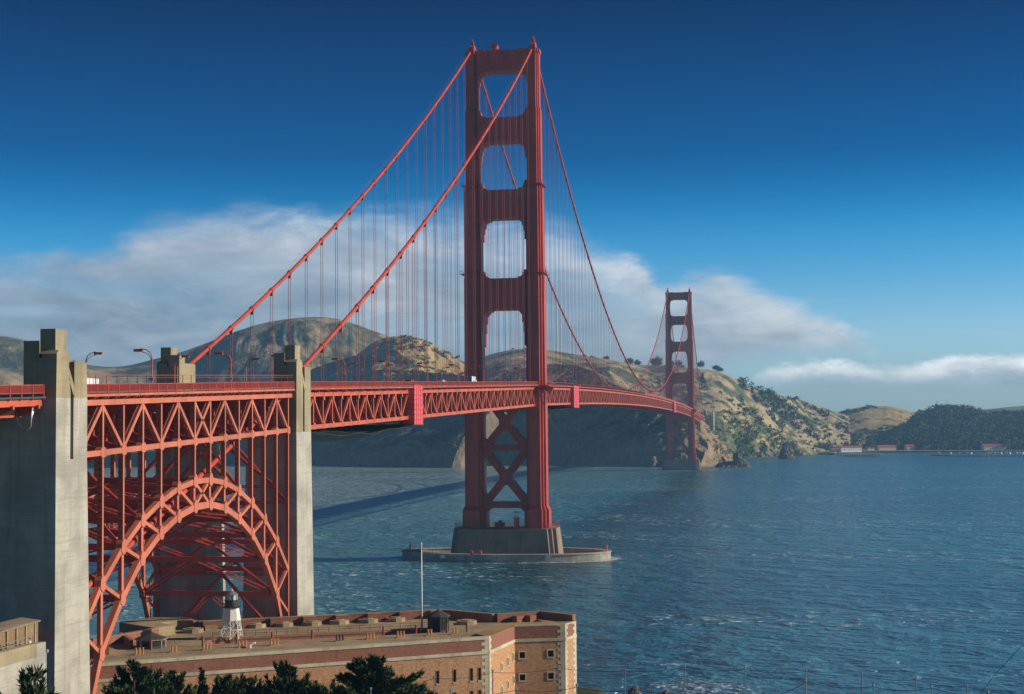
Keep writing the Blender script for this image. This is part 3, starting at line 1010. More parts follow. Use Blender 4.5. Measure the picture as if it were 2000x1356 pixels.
def pylon(x0, x1, sy, zbase, zsplit, ztop, label, zg, zk0, zk1):
    """one half of a pylon: pale shaft below, tan head above with stepped blocks and the bent slot in its outer face"""
    p = empty('concrete_pylon', ((x0 + x1) / 2, sy * 10.5, zbase))
    tag(p, label, 'pylon', 'concrete bridge pylons')
    yo, yi = 15.7, 4.6
    def Y(a, b): return (min(sy * a, sy * b), max(sy * a, sy * b))
    L = x1 - x0
    # shaft with batter
    m = MB()
    bt = 1.0
    ya, yb = Y(yo + .5, yi - .8), Y(yo, yi)
    m.hexa([(x0 - bt, ya[0], zbase), (x1 + bt, ya[0], zbase), (x1 + bt, ya[1], zbase), (x0 - bt, ya[1], zbase),
            (x0, yb[0], zg), (x1, yb[0], zg), (x1, yb[1], zg), (x0, yb[1], zg)])
    if zg < zsplit - .1:
        # the groove runs on down into the pale shaft
        y0, y1 = Y(yo, yo - 2.2)
        m.box(x0, x0 + L * .45, y0, y1, zg, zsplit); m.box(x0 + L * .55, x1, y0, y1, zg, zsplit)
        y0, y1 = Y(yo - 2.2, yi)
        m.box(x0, x1, y0, y1, zg, zsplit)
    m.build('shaft', M_PALE, p)
    # head
    zs = ztop - 3.6                          # shoulder of the main blocks
    h = MB()
    a1, a2, b1, b2 = x0, x0 + L * .40, x0 + L * .57, x1
    d = 2.2
    def blk(pts):                            # polygon in (x,z) extruded over the recess depth at the outer face
        y0, y1 = Y(yo - .004, yo - d)
        h.prism(pts, 'y', y0, y1)
    g0, g1 = x0 + L * .45, x0 + L * .55
    blk([(a1, zsplit), (g0, zsplit), (g0, zk1), (a2, zk0 - .1), (a2, zs), (a1 + .15, zs)])
    blk([(g1, zsplit), (b2, zsplit), (b2 - .25, zs - .9), (b1, zs - .9), (b1, zk1 - .4), (g1, max(zsplit + .1, zk1 - 2.0))])
    # the sloping bar across the slot
    blk([(a2 - .01, zk0 + .9), (b1 + .01, zk1 + .7), (b1 + .01, zk1 - .9), (a2 - .01, zk0 - .9)])
    y0, y1 = Y(yo - d - .003, yi + 6.3)
    h.box(x0 + .003, x1 - .003, y0, y1, zsplit + .003, zs - .6)
    # lower web towards the road
    y0, y1 = Y(yi + 5.95, yi + .05)
    h.box(x0 + .5, x1 - .5, y0, y1, zsplit, zsplit + .6)
    # top block and the road-side block
    y0, y1 = Y(yo - .6, yo - 2.9)
    h.box(x0 + .9, x0 + L * .40 + .4, y0, y1, zs - 1.0, ztop)
    h.box(x0 + L * .40 + .4, b1 + .4, y0, y1, zs - 1.0, zs - .35)
    y0, y1 = Y(yo - 2.7, yo - 5.1)
    h.box(x0 + .25, x0 + L * .33, y0, y1, zsplit - .3, ztop - 1.7)
    h.box(x0 + L * .33, x1 - .8, y0, y1, zsplit - .3, zs + .2)
    # chamfered shoulder
    y0, y1 = Y(yo - .02, yo - 2.8)
    h.prism([(a1 + .15, zs), (a2, zs), (a2 - .6, zs + .55), (a1 + .8, zs + .55)], 'y', y0, y1)
    h.build('head', M_TAN, p)
    return p


pylon(-461, -451, -1, 3.0, 62.4, 72.2, 'big concrete pylon at the left edge with sunlit right face and bent slot', 53.6, 65.9, 63.4)
pylon(-461, -451, 1, 3.0, 62.4, 72.2, 'concrete pylon mostly hidden behind the big left pylon', 53.6, 65.9, 63.4)
pylon(-350, -339.6, -1, 3.0, 56.9, 75.4, 'concrete pylon at the right end of the salmon arch, cable meets its top', 56.9, 68.9, 66.6)
pylon(-350, -339.6, 1, 3.0, 56.9, 75.4, 'concrete pylon on the far side of the roadway, seen through the arch', 56.9, 68.9, 66.6)
# red cover where the cable enters the deck by the far pylon
c = MB()
c.box(-339.4, -335.8, 11.9, 13.2, road(-340), road(-340) + 2.3)
c.box(-339.5, -335.4, 11.6, 13.5, road(-340) + 2.3, road(-340) + 2.5)
tag(c.build('cable_cover', M_DARK, None), 'dark housing where the far cable dips behind the arch railing', 'housing')

# pylons at the far shore
for i, (x, y, w, zt, zb, lab) in enumerate(((1640, -17.0, 2.6, 76.5, 43, 'slim pale concrete pylon nearest the far tower on the rocky point'),
                                            (1640, -22.0, 4.2, 71.0, 40, 'broad pale concrete pylon with flat top in the middle of three on the rocky point'),
                                            (1640, -27.2, 2.6, 76.0, 41, 'slim pale concrete pylon outermost of three on the rocky point'))):
    p = empty('concrete_pylon', (x, y, zb))
    tag(p, lab, 'pylon', 'pylons at the far shore')
    m = MB()
    m.obox((x, y), (.8, -.6), w * .5, w * .42, zb, zt - 2.5)
    m.obox((x, y), (.8, -.6), w * .36, w * .30, zt - 2.5, zt)
    m.build('shaft', M_PALE, p)
    m = MB()
    m.obox((x, y), (.8, -.6), w * .62, w * .54, zb - 20, zb)
    m.build('base', M_PALE, p)

# ------------------------------------------------------------------ piers and the fender ring


def pier(x0, label):
    p = empty('concrete_pier', (x0, 0, 0))
    tag(p, label, 'pier', 'concrete tower piers')
    m = MB()
    def ring(hx, hy, z):
        q = [(-hx, -hy + 3.2), (-hx + 2.0, -hy + 1.6), (-hx + 4.0, -hy), (hx - 4.0, -hy), (hx - 2, -hy + 1.6), (hx, -hy + 3.2)]
        q = [(-hx, -hy + 3.2), (-hx + 2.6, -hy + 3.2), (-hx + 2.6, -hy + 1.6), (-hx + 5.2, -hy + 1.6), (-hx + 5.2, -hy), (hx - 5.2, -hy), (hx - 5.2, -hy + 1.6), (hx - 2.6, -hy + 1.6), (hx - 2.6, -hy + 3.2), (hx, -hy + 3.2)]
        q = q + [(-a, -b) for a, b in q]
        return [(x0 + a, b, z) for a, b in q]
    a, b = ring(13.5, 24.6, -6), ring(11.5, 22.4, 13.4)
    n = len(a)
    m.add(a + b, [tuple(range(n - 1, -1, -1)), tuple(range(n, 2 * n))] + [(i, (i + 1) % n, n + (i + 1) % n, n + i) for i in range(n)])
    m.build('pier_block', M_PIER, p)
    g = MB()
    hx, hy = 11.2, 22.0
    cor = [(-hx, -hy + 3), (-hx + 5, -hy), (hx - 5, -hy), (hx, -hy + 3), (hx, hy - 3), (hx - 5, hy), (-hx + 5, hy), (-hx, hy - 3)]
    for (ax, ay), (bx, by) in zip(cor, cor[1:] + cor[:1]):
        n = max(2, int(math.hypot(bx - ax, by - ay) / 2.2))
        for z in (14.1, 14.9, 15.6):
            g.beam((x0 + ax, ay, z), (x0 + bx, by, z), .09, .09)
        for k in range(n):
            g.box(x0 + ax + (bx - ax) * k / n - .06, x0 + ax + (bx - ax) * k / n + .06, ay + (by - ay) * k / n - .06, ay + (by - ay) * k / n + .06, 13.3, 15.7)
    g.build('guard_rail', M_RAIL, p)
    return p


pier(0.0, 'grey fluted concrete pier inside the oval ring under the near tower')
pier(1280.0, 'grey concrete pier in the water under the far tower')
e = MB()
e.box(-6.5, -3.5, -6.0, -4.2, 13.4, 17.6); e.box(-6.8, -3.2, -6.3, -3.9, 17.6, 17.9)
for zz in (18.4, 19.2, 20.0):
    e.beam((-6.5, -6.0, zz), (-6.5, -4.2, zz), .08, .08)
for yy in (-6.0, -4.2):
    e.beam((-6.5, yy, 17.8), (-6.5, yy, 20.4), .1, .1)
e.box(-6.7, -3.3, -6.2, -4.0, 20.2, 20.5)
tag(e.build('lift_kiosk', M_WRAP), 'small red capped lift kiosk between the tower legs on the pier', 'kiosk')
e = MB()
e.box(-6.0, -2.5, 0.5, 4.4, 13.4, 15.6); e.box(-6.2, -2.3, .3, 4.6, 15.6, 15.85); e.box(-5.0, -3.4, 1.5, 3.0, 15.85, 16.7)
tag(e.build('equipment_box', M_RAIL), 'low dark red equipment box between the tower legs on the pier', 'box')

fend = empty('fender_ring', (0, 0, 0))
tag(fend, 'oval concrete fender wall round the near tower pier standing in the water', 'sea wall')
m, rim = MB(), MB()
nF = 96
# a pointed oval: 92 m across the channel face, 46 m deep
def fo(k, off):
    t = 2 * math.pi * k / nF
    c, s_ = math.cos(t), math.sin(t)
    return ((21.5 + off) * math.copysign(abs(c) ** .95, c), (46.0 + off) * math.copysign(abs(s_) ** 1.12, s_) + 0.8)
for k in range(nF):
    a, b2, c2, d2 = fo(k, 0), fo(k + 1, 0), fo(k + 1, -2.6), fo(k, -2.6)
    m.hexa([(a[0], a[1], -5), (b2[0], b2[1], -5), (c2[0], c2[1], -5), (d2[0], d2[1], -5), (a[0], a[1], 2.9), (b2[0], b2[1], 2.9), (c2[0], c2[1], 2.9), (d2[0], d2[1], 2.9)])
    a, b2, c2, d2 = fo(k, .35), fo(k + 1, .35), fo(k + 1, -2.9), fo(k, -2.9)
    rim.hexa([(a[0], a[1], 2.9), (b2[0], b2[1], 2.9), (c2[0], c2[1], 2.9), (d2[0], d2[1], 2.9), (a[0], a[1], 3.4), (b2[0], b2[1], 3.4), (c2[0], c2[1], 3.4), (d2[0], d2[1], 3.4)])
M_FEND = concrete('fender_concrete', (0.38, 0.36, 0.31), (0.10, 0.09, 0.08), lines=.4)
m.build('wall', M_FEND, fend)
rim.build('coping', M_PALE, fend)
m = MB()
for k in range(nF):
    if k % 2 == 0:
        a = fo(k, -2.4)
        m.box(a[0] - .07, a[0] + .07, a[1] - .07, a[1] + .07, 3.4, 4.5)
    a, b2 = fo(k, -2.4), fo(k + 1, -2.4)
    m.beam((*a, 4.45), (*b2, 4.45), .07, .07)
m.build('guard_rail', M_RAIL, fend)
for kk, yy in ((0, -37), (1, 36)):
    m = MB()
    k = 48 + (8 if yy < 0 else -9)
    a = fo(k, .36)
    m.obox((a[0] - .1, a[1]), (0, 1), 1.0, .08, 1.5, 2.8)
    m.build('notice_plate', M_WHITE, fend)
for yy, lab in ((12.0, 'left of two small red boxes on the fender wall below the pier'), (8.2, 'right of two small red boxes on the fender wall below the pier')):
    m = MB()
    m.box(-20.2, -19.2, yy - .6, yy + .6, 3.4, 4.7); m.box(-20.3, -19.1, yy - .7, yy + .7, 4.7, 4.85)
    m.beam((-19.7, yy, 4.8), (-19.7, yy, 5.5), .1, .1)
    tag(m.build('life_buoy_box', M_WRAP), lab, 'box', 'red boxes on the fender wall')
for yy in (43.5, 27.0, -43.5):
    m = MB()
    m.frustum((0 if abs(yy) > 40 else 16.5, yy), .35, .3, 3.4, 5.4, 8); m.frustum((0 if abs(yy) > 40 else 16.5, yy), .5, .2, 5.4, 6.0, 8)
    tag(m.build('navigation_light', M_WRAP), {43.5: 'red light post at the left tip of the fender ring', 27.0: 'red light post on the back wall of the fender ring left of the pier', -43.5: 'red light post at the right tip of the fender ring'}[yy], 'beacon', 'light posts on the fender ring')

# ------------------------------------------------------------------ red sheeted work enclosures on the truss and nets below
def enclosure(x0, x1, label):
    p = empty('work_enclosure', ((x0 + x1) / 2, -14.6, road(x0) - 10.2))
    tag(p, label, 'scaffold', 'red work enclosures on the truss')
    m = MB()
    zt, zb = road(x0) + 1.0, road(x0) - 10.2
    m.box(x0, x1, -15.7, -12.4, zb, zt)
    m.build('sheeting', M_WRAP, p)
    f = MB()
    nz = 8
    for k in range(nz + 1):
        z = zb + (zt - zb) * k / nz
        f.box(x0 - .08, x1 + .08, -15.82, -15.70, z - .07, z + .07)
        f.box(x0 - .12, x0, -15.7, -12.4, z - .07, z + .07)
    for k in range(5):
        x = x0 + (x1 - x0) * k / 4
        f.box(x - .06, x + .06, -15.80, -15.7, zb, zt)
    f.build('seam', M_RAIL, p)
    c = MB()
    c.box(x0 - 2.5, x1, -15.9, 14, zb - .3, zb - .05)
    c.build('work_floor', M_DARK, p)
    g = MB()
    for k in range(10):
        xx = x0 - 2.5 - 28 + 2.8 * k
        g.laced((xx, -12, zb + .8), (xx + 2.8, -12, zb + .8), .2, .9, pitch=.9)
    g.build('gangway', M_DARK, p)
    return p


enclosure(-241.5, -230.5, 'large red sheeted work enclosure on the side span truss left of the near tower')
enclosure(111.0, 132.0, 'red sheeted work enclosure on the truss just right of the near tower')
enclosure(912.0, 940.0, 'small red sheeted work enclosure on the truss close to the far tower')

M_NET = plain('green_netting', (0.045, 0.07, 0.055), 0.8)


def net(x0, x1, sag, label):
    m = MB()
    nx, ny = 36, 10
    vs = []
    for i in range(nx + 1):
        for j in range(ny + 1):
            x = x0 + (x1 - x0) * i / nx
            t, u = i / nx, j / ny
            z = road(x) - 9.3 - sag * (math.sin(math.pi * t) ** .6) * (.55 + .45 * math.sin(math.pi * u)) + .35 * math.sin(x * .21) * math.sin(math.pi * t)
            vs.append((x, -13.2 + 26.4 * u, z))
    fs = [(i * (ny + 1) + j, (i + 1) * (ny + 1) + j, (i + 1) * (ny + 1) + j + 1, i * (ny + 1) + j + 1) for i in range(nx) for j in range(ny)]
    m.add(vs, fs)
    m.add([(x, y, z - .06) for x, y, z in vs], [tuple(reversed(f)) for f in fs])
    for i in (0, ny):
        m.tube([vs[k * (ny + 1) + i] for k in range(nx + 1)], .05, 5)
    o = m.build('safety_net', M_NET, smooth=True, fix=False)
    tag(o, label, 'net', 'dark nets under the deck')


net(-332, -226, 3.8, 'long dark green safety net sagging under the side span truss')
net(10, 128, 3.2, 'dark safety net sagging under the deck right of the near tower')

# ------------------------------------------------------------------ street lamps on the bridge
def lamp(x, y, arm, label, near):
    z = road(x)
    p = empty('street_lamp', (x, y, z + .1))
    tag(p, label, 'street lamp', 'lamps along the bridge roadway')
    m = MB()
    m.frustum((x, y), .34, .28, z + .1, z + 1.1, 8)
    m.tube([(x, y, z + 1.1), (x, y, z + 4.0), (x, y, z + 6.3), (x, y + arm * .35, z + 7.2), (x, y + arm * 1.1, z + 7.7), (x, y + arm * 1.9, z + 7.75)], [.16, .13, .11, .09, .08, .075], 8)
    if near: m.tube([(x, y, z + 5.4), (x, y + arm * .35, z + 6.5), (x, y + arm * 1.0, z + 7.1), (x, y + arm * 1.8, z + 7.25)], .06, 6)
    q = MB()
    q.hexa([(x - .28, y + arm * 1.7, z + 7.3), (x + .28, y + arm * 1.7, z + 7.3), (x + .28, y + arm * 2.1, z + 7.35), (x - .28, y + arm * 2.1, z + 7.35),
            (x - .28, y + arm * 1.7, z + 7.95), (x + .28, y + arm * 1.7, z + 7.95), (x + .28, y + arm * 2.1, z + 7.85), (x - .28, y + arm * 2.1, z + 7.85)])
    q.box(x - .25, x + .25, min(y + arm * 2.1, y + arm * 3.3), max(y + arm * 2.1, y + arm * 3.3), z + 7.45, z + 7.8)
    if near:
        m.build('pole', M_CABLE, p)
        q.build('lamp_head', M_CABLE, p)
        l = MB()
        l.box(x - .2, x + .2, min(y + arm * 2.2, y + arm * 3.2), max(y + arm * 2.2, y + arm * 3.2), z + 7.33, z + 7.45)
        l.build('lens', M_AMBER, p)
    else:
        m.v += []
        b0 = len(m.v); m.v += q.v; m.f += [tuple(b0 + i for i in f) for f in q.f]
        m.build('pole', M_CABLE, p)


EL = [(-414.2, 'lamp on the near kerb over the arch span carrying a blue sign'), (-375.2, 'second lamp on the near kerb over the arch span, nearer the right pylon'),
      (-340.5, 'lamp whose head shows just left of the right arch pylon'), (-293.6, 'first near kerb lamp right of the right arch pylon, with a pale sign'), (-246.7, 'near kerb lamp left of the big red enclosure'), (-200.2, 'near kerb lamp just right of the big red enclosure'),
      (-153.1, 'near kerb lamp before the near tower, left of the white truck'), (-106.3, 'near kerb lamp just right of the white truck'), (-61.1, 'near kerb lamp with a dark blue sign between the tower legs'), (-22.0, 'near kerb lamp beside the right leg of the near tower')]
WLp = [(-396.1, 'far kerb lamp beside the big left pylon above the white trailer'), (-353.1, 'far kerb lamp in front of the far pylon'), (-308.2, 'far kerb lamp left of the right arch pylon'), (-264.5, 'far kerb lamp paired with the pale sign lamp right of the pylon'), (-219.9, 'far kerb lamp above the big red enclosure'),
       (-174.6, 'far kerb lamp between the red enclosure and the tower'), (-130.0, 'far kerb lamp left of the near tower leg'), (-85.3, 'far kerb lamp between the tower legs right of the truck'), (-41.0, 'far kerb lamp midway between the tower legs')]
for x, l in EL: lamp(x, -10.3, 1, l, True)
for x, l in WLp: lamp(x, 10.3, -1, l, True)
for i in range(14):
    for sy in (-1, 1):
        x = 24 + 45.7 * i + (0 if sy < 0 else 22)
        lamp(x, sy * 10.3, -sy, 'one of the small lamps along the deck beyond the near tower', False)


def sign(x, y, z, w, h, mat, label, frame=True):
    p = empty('road_sign', (x, y, z))
    tag(p, label, 'sign', 'signs on the lamp posts')
    m = MB(); m.box(x - .30, x - .24, y - w / 2, y + w / 2, z, z + h); m.build('panel', mat, p)
    f = MB()
    for a, b2, c2, d2 in ((-w / 2, w / 2, 0, .06), (-w / 2, w / 2, h - .06, h), (-w / 2, -w / 2 + .06, .06, h - .06), (w / 2 - .06, w / 2, .06, h - .06)):
        f.box(x - .32, x - .22, y + a, y + b2, z + c2, z + d2)
    f.build('frame', M_WHITE, p)
    t = MB()
    for k in range(4):
        t.box(x - .318, x - .304, y - w * .32 + k * w * .18, y - w * .32 + k * w * .18 + w * .1, z + h * .3, z + h * .7)
    t.build('symbol', M_WHITE, p)


M_LBLUE = plain('light_blue_sign', (0.20, 0.42, 0.62), 0.4)
sign(-414.2, -10.3, road(-414) + 2.3, .8, .55, M_BLUE, 'small blue sign on the lamp over the arch span')
sign(-375.2, -10.3, road(-375) + 2.3, .75, .55, M_BLUE, 'small blue sign on the second lamp over the arch span')
sign(-343, -9.2, road(-343) + 2.2, .7, .5, M_LBLUE, 'small blue sign just left of the right arch pylon')
sign(-293.6, -10.3, road(-293) + 2.2, .9, 1.3, M_LBLUE, 'tall pale blue sign on the lamp right of the arch pylon')
sign(-61.1, -10.3, road(-61) + 3.0, 1.5, 2.0, M_BLUE, 'dark blue sign on the lamp between the tower legs')
sign(-61.1, -10.3, road(-61) + 1.9, 1.3, .8, M_AMBER, 'yellow plate under the dark blue sign between the tower legs')

# ------------------------------------------------------------------ vehicles on the deck
M_VAN = plain('van_white', (0.75, 0.76, 0.78), 0.35)
M_VANB = plain('van_blue', (0.14, 0.25, 0.45), 0.4)
M_TYRE = plain('rubber', (0.02, 0.02, 0.02), 0.8)
M_GLASS = plain('vehicle_glass', (0.03, 0.04, 0.05), 0.1)
M_CARR = plain('car_red', (0.35, 0.04, 0.03), 0.3)
M_CARG = plain('car_grey', (0.30, 0.33, 0.36), 0.3)
M_CARW = plain('car_white', (0.7, 0.72, 0.74), 0.3)


def wheels(m_parent, xs_, ys_, z, r=.48):
    for x in xs_:
        for y in ys_:
            m = MB()
            m.tube([(x, y - .14, z + r), (x, y + .14, z + r)], r, 12)
            m.build('wheel', M_TYRE, m_parent)


def truck(x, y, L, H, label, mat_side, mat_back, name='box_truck', cat='truck', cab_front=1):
    z = road(x) + .12
    p = empty(name, (x, y, z))
    tag(p, label, cat)
    m = MB(); m.box(x - L / 2, x + L / 2 - 2.4, y - 1.25, y + 1.25, z + .95, z + H); m.build('cargo_box', mat_side, p)
    m = MB(); m.box(x - L / 2 - .05, x - L / 2, y - 1.2, y + 1.2, z + 1.0, z + H - .05); m.build('rear_door', mat_back, p)
    m = MB(); m.prism([(x + L / 2 - 2.3, z + .6), (x + L / 2, z + .6), (x + L / 2, z + 1.5), (x + L / 2 - .5, z + 2.5), (x + L / 2 - 2.3, z + 2.6)], 'y', y - 1.15, y + 1.15); m.build('cab', M_VAN, p)
    m = MB(); m.box(x - L / 2 + .2, x + L / 2 - 2.4, y - 1.0, y + 1.0, z + .6, z + .95); m.build('chassis', M_DARK, p)
    wheels(p, (x - L / 2 + 1.2, x + L / 2 - 1.2), (y - 1.05, y + 1.05), z)


truck(-101, -4.5, 10.5, 3.7, 'white and blue box truck on the deck beside the left leg of the near tower', M_VAN, M_VANB)
# long white trailer behind the arch railing
def trailer(x, y, L, label):
    z = road(x) + .12
    p = empty('lorry_trailer', (x, y, z))
    tag(p, label, 'trailer')
    m = MB(); m.box(x - L / 2, x + L / 2, y - 1.25, y + 1.25, z + 1.0, z + 2.8); m.build('trailer_box', M_VAN, p)
    f = MB()
    for k in range(9):
        xx = x - L / 2 + L * (k + .5) / 9
        f.box(xx - .04, xx + .04, y - 1.30, y - 1.25, z + 1.0, z + 2.8)
    f.build('side_rib', M_CARG, p)
    m = MB(); m.box(x - L / 2 + .3, x + L / 2 - .3, y - 1.0, y + 1.0, z + .7, z + 1.1); m.build('chassis', M_DARK, p)
    wheels(p, (x - L / 2 + 1.5, x - L / 2 + 2.7, x + L / 2 - 1.5), (y - 1.1, y + 1.1), z)


trailer(-433.0, -5.0, 13.0, 'long white trailer on the roadway behind the arch railing beside the big pylon')


def car(x, y, mat, label, van=False):
    z = road(x) + .12
    p = empty('car', (x, y, z))
    tag(p, label, 'car', 'cars on the bridge deck')
    m = MB()
    if van:
        m.prism([(x - 2.4, z + .4), (x + 2.4, z + .4), (x + 2.4, z + 1.2), (x + 1.6, z + 2.2), (x - 2.3, z + 2.3)], 'y', y - .95, y + .95)
    else:
        m.prism([(x - 2.2, z + .35), (x + 2.2, z + .35), (x + 2.2, z + .85), (x + 1.1, z + .98), (x + .4, z + 1.5), (x - 1.2, z + 1.5), (x - 1.9, z + .98), (x - 2.2, z + .9)], 'y', y - .88, y + .88)
    m.build('body', mat, p)
    m = MB()
    zt = 2.0 if van else 1.42
    m.prism([(x + 1.45 if van else x + .95, z + 1.0), (x + (1.3 if van else .35), z + zt), (x - 1.15, z + zt), (x - 1.7, z + 1.0)], 'y', y - (.97 if van else .9), y + (.97 if van else .9))
    m.build('window', M_GLASS, p)
    wheels(p, (x - 1.4, x + 1.4), (y - .8, y + .8), z, .33)


car(-165, -7.0, M_CARW, 'white car on the deck left of the near tower', True)
car(-212, -7.5, M_CARR, 'red car on the deck above the red enclosure', True)
car(-140, -7.0, M_CARG, 'grey car just behind the white truck on the deck')
car(205, -6.5, M_CARW, 'white van on the deck right of the near tower past the enclosure', True)
car(-325, -7.0, M_CARG, 'grey car on the deck right of the arch pylon')

# ------------------------------------------------------------------ brick fort
M_BRLO = brick('tan_brick', (0.29, 0.135, 0.062), (0.58, 0.33, 0.17), (0.58, 0.41, 0.26))
M_BRUP = brick('red_brick', (0.19, 0.068, 0.042), (0.31, 0.125, 0.078), (0.40, 0.25, 0.17))
M_CAP = concrete('brown_cap', (0.34, 0.20, 0.115), (0.18, 0.10, 0.06), lines=.0)
M_BRPINK = brick('pink_brick', (0.33, 0.15, 0.09), (0.42, 0.22, 0.13), (0.58, 0.45, 0.36), 0.8)
M_STONE = concrete('pale_stone', (0.60, 0.53, 0.38), (0.26, 0.20, 0.12), lines=.1)
M_ROOF = concrete('roof_screed', (0.37, 0.285, 0.165), (0.15, 0.105, 0.06), lines=.12, bump=.6)
M_LICHEN = concrete('lichen_roof', (0.36, 0.24, 0.10), (0.20, 0.14, 0.08), lines=.0)
M_TERRA = plain('terracotta', (0.52, 0.25, 0.09), 0.8)
M_STACK = plain('brick_red_stack', (0.36, 0.10, 0.06), 0.8)
M_BLACK = plain('black_opening', (0.012, 0.011, 0.010), 0.9)
M_SLATE = plain('dark_roof', (0.045, 0.043, 0.045), 0.8)
M_TIMBER = plain('dark_timber', (0.05, 0.045, 0.04), 0.8)

OUT = [(-418, 3), (-375.5, -61.6), (-359.6, -63.8), (-356.3, -73.5), (-351.3, -75.1), (-345.3, -67.0), (-351.5, -58.5), (-344.5, -46.0), (-368.5, -1.0), (-362.5, 5.0), (-365.0, 11.0), (-372.5, 14.0), (-380.0, 3.5), (-396.0, 9.5)]
COURT = [(-389.5, -11.0), (-368.8, -51.5), (-364.0, -49.5), (-383.5, -9.5)]
fort = empty('brick_fort', (-385, -30, 3.5))
tag(fort, 'large brick fort with pale stone corners and flat roof at the foot of the arch', 'fort')
ZR, ZT, ZB, ZC = 17.6, 18.0, 3.3, 15.0


def wallseg(m, a, b, z0, z1, off=0.0, th=0.5, s0=None, s1=None):
    a = Vector((*a, 0)); b = Vector((*b, 0))
    d = (b - a); L = d.length; d.normalize()
    n = Vector((d.y, -d.x, 0))               # outward for this winding
    p, q = a + d * (s0 if s0 is not None else 0), a + d * (s1 if s1 is not None else L)
    o0, o1 = n * off, n * (off - th)
    m.hexa([(*(p + o0).xy, z0), (*(q + o0).xy, z0), (*(q + o1).xy, z0), (*(p + o1).xy, z0), (*(p + o0).xy, z1), (*(q + o0).xy, z1), (*(q + o1).xy, z1), (*(p + o1).xy, z1)])
    return d, n, L


NO = len(OUT)
# outward sign check: polygon runs so that (dy,-dx) may point in; fix by area
_area = sum(OUT[i][0] * OUT[(i + 1) % NO][1] - OUT[(i + 1) % NO][0] * OUT[i][1] for i in range(NO))
assert _area > 0
lo, up, cop, crs = MB(), MB(), MB(), MB()


def ring_faces(m, poly, z0, z1):
    n = len(poly)
    m.add([(x, y, z0) for x, y in poly] + [(x, y, z1) for x, y in poly], [(i, (i + 1) % n, n + (i + 1) % n, n + i) for i in range(n)])


HOLES = {0: [(s, 9.9, 12.25, .62) for s in (66.9, 70.3, 73.7, 75.37, 43.4, 46.7)] + [(s, 5.6, 8.05, .62) for s in (66.9, 70.3, 73.7, 75.37)],
         1: [(s, z - .7, z + .7, .6) for s, z in ((7.5, 11.1), (11.45, 11.55), (15.2, 11.9), (7.5, 6.6), (11.45, 7.0), (15.2, 7.4))],
         2: [(s, z - .62, z + .62, 1.15) for s, z in ((1.55, 12.1), (7.3, 12.2), (1.55, 7.7), (7.3, 7.8))]}
DEEP = .75


def holed_wall(m, i, z0, z1):
    """wall face with real openings and their brick reveals"""
    a, b2 = Vector((*OUT[i], 0)), Vector((*OUT[(i + 1) % NO], 0))
    L = (b2 - a).length
    d = (b2 - a) / L; n = Vector((d.y, -d.x, 0))
    hs = HOLES.get(i, [])
    S_ = sorted({0.0, L} | {h[0] - h[3] / 2 for h in hs} | {h[0] + h[3] / 2 for h in hs})
    Z_ = sorted({z0, z1} | {h[1] for h in hs} | {h[2] for h in hs})
    def P_(s, z, o=0.0):
        v = a + d * s - n * o
        return (v.x, v.y, z)
    for s0, s1 in zip(S_[:-1], S_[1:]):
        for q0, q1 in zip(Z_[:-1], Z_[1:]):
            cs, cz = (s0 + s1) / 2, (q0 + q1) / 2
            if any(abs(cs - h[0]) < h[3] / 2 and h[1] < cz < h[2] for h in hs): continue
            m.add([P_(s0, q0), P_(s1, q0), P_(s1, q1), P_(s0, q1)], [(0, 1, 2, 3)])
    for s, q0, q1, w in hs:
        c = [(s - w / 2, q0), (s + w / 2, q0), (s + w / 2, q1), (s - w / 2, q1)]
        for k in range(4):
            p, q = c[k], c[(k + 1) % 4]
            m.add([P_(*p), P_(*q), P_(*q, DEEP), P_(*p, DEEP)], [(0, 1, 2, 3)])


for i in range(NO): holed_wall(lo, i, ZB, ZC)
lo.build('lower_wall', M_BRLO, fort)
ring_faces(up, OUT, ZC, ZT - .02)
up.build('upper_wall', M_BRUP, fort)
for i in range(NO):
    wallseg(crs, OUT[i], OUT[(i + 1) % NO], ZC - .28, ZC + .30, .16 - .004 * (i % 2), .5)
crs.build('string_course', M_STONE, fort)
for i in range(NO):
    a, b2 = OUT[i], OUT[(i + 1) % NO]
    if i in (0,):
        wallseg(cop, a, b2, ZT - .55, ZT + .02, .12, 1.1)
    elif i in (2, 3):
        wallseg(cop, a, b2, ZT - .25, ZT + .015 + .003 * i, .06, .9)
cop.build('coping', M_STONE, fort)
# roof with the courtyard cut out
bmr = bmesh.new()
def loop(pts, z):
    vs = [bmr.verts.new((x, y, z)) for x, y in pts]
    return [bmr.edges.new((vs[i], vs[(i + 1) % len(vs)])) for i in range(len(vs))]
INS = []
es = loop(OUT, ZR) + loop(COURT, ZR)
bmesh.ops.triangle_fill(bmr, use_beauty=True, use_dissolve=False, edges=es)
mr = MB()
mr.v = [tuple(v.co) for v in bmr.verts]
bmr.verts.index_update()
mr.f = [tuple(v.index for v in f.verts) for f in bmr.faces]
bmr.free()
cc = Vector((sum(p[0] for p in COURT) / 4, sum(p[1] for p in COURT) / 4, 0))
mr.build('roof', M_ROOF, fort)
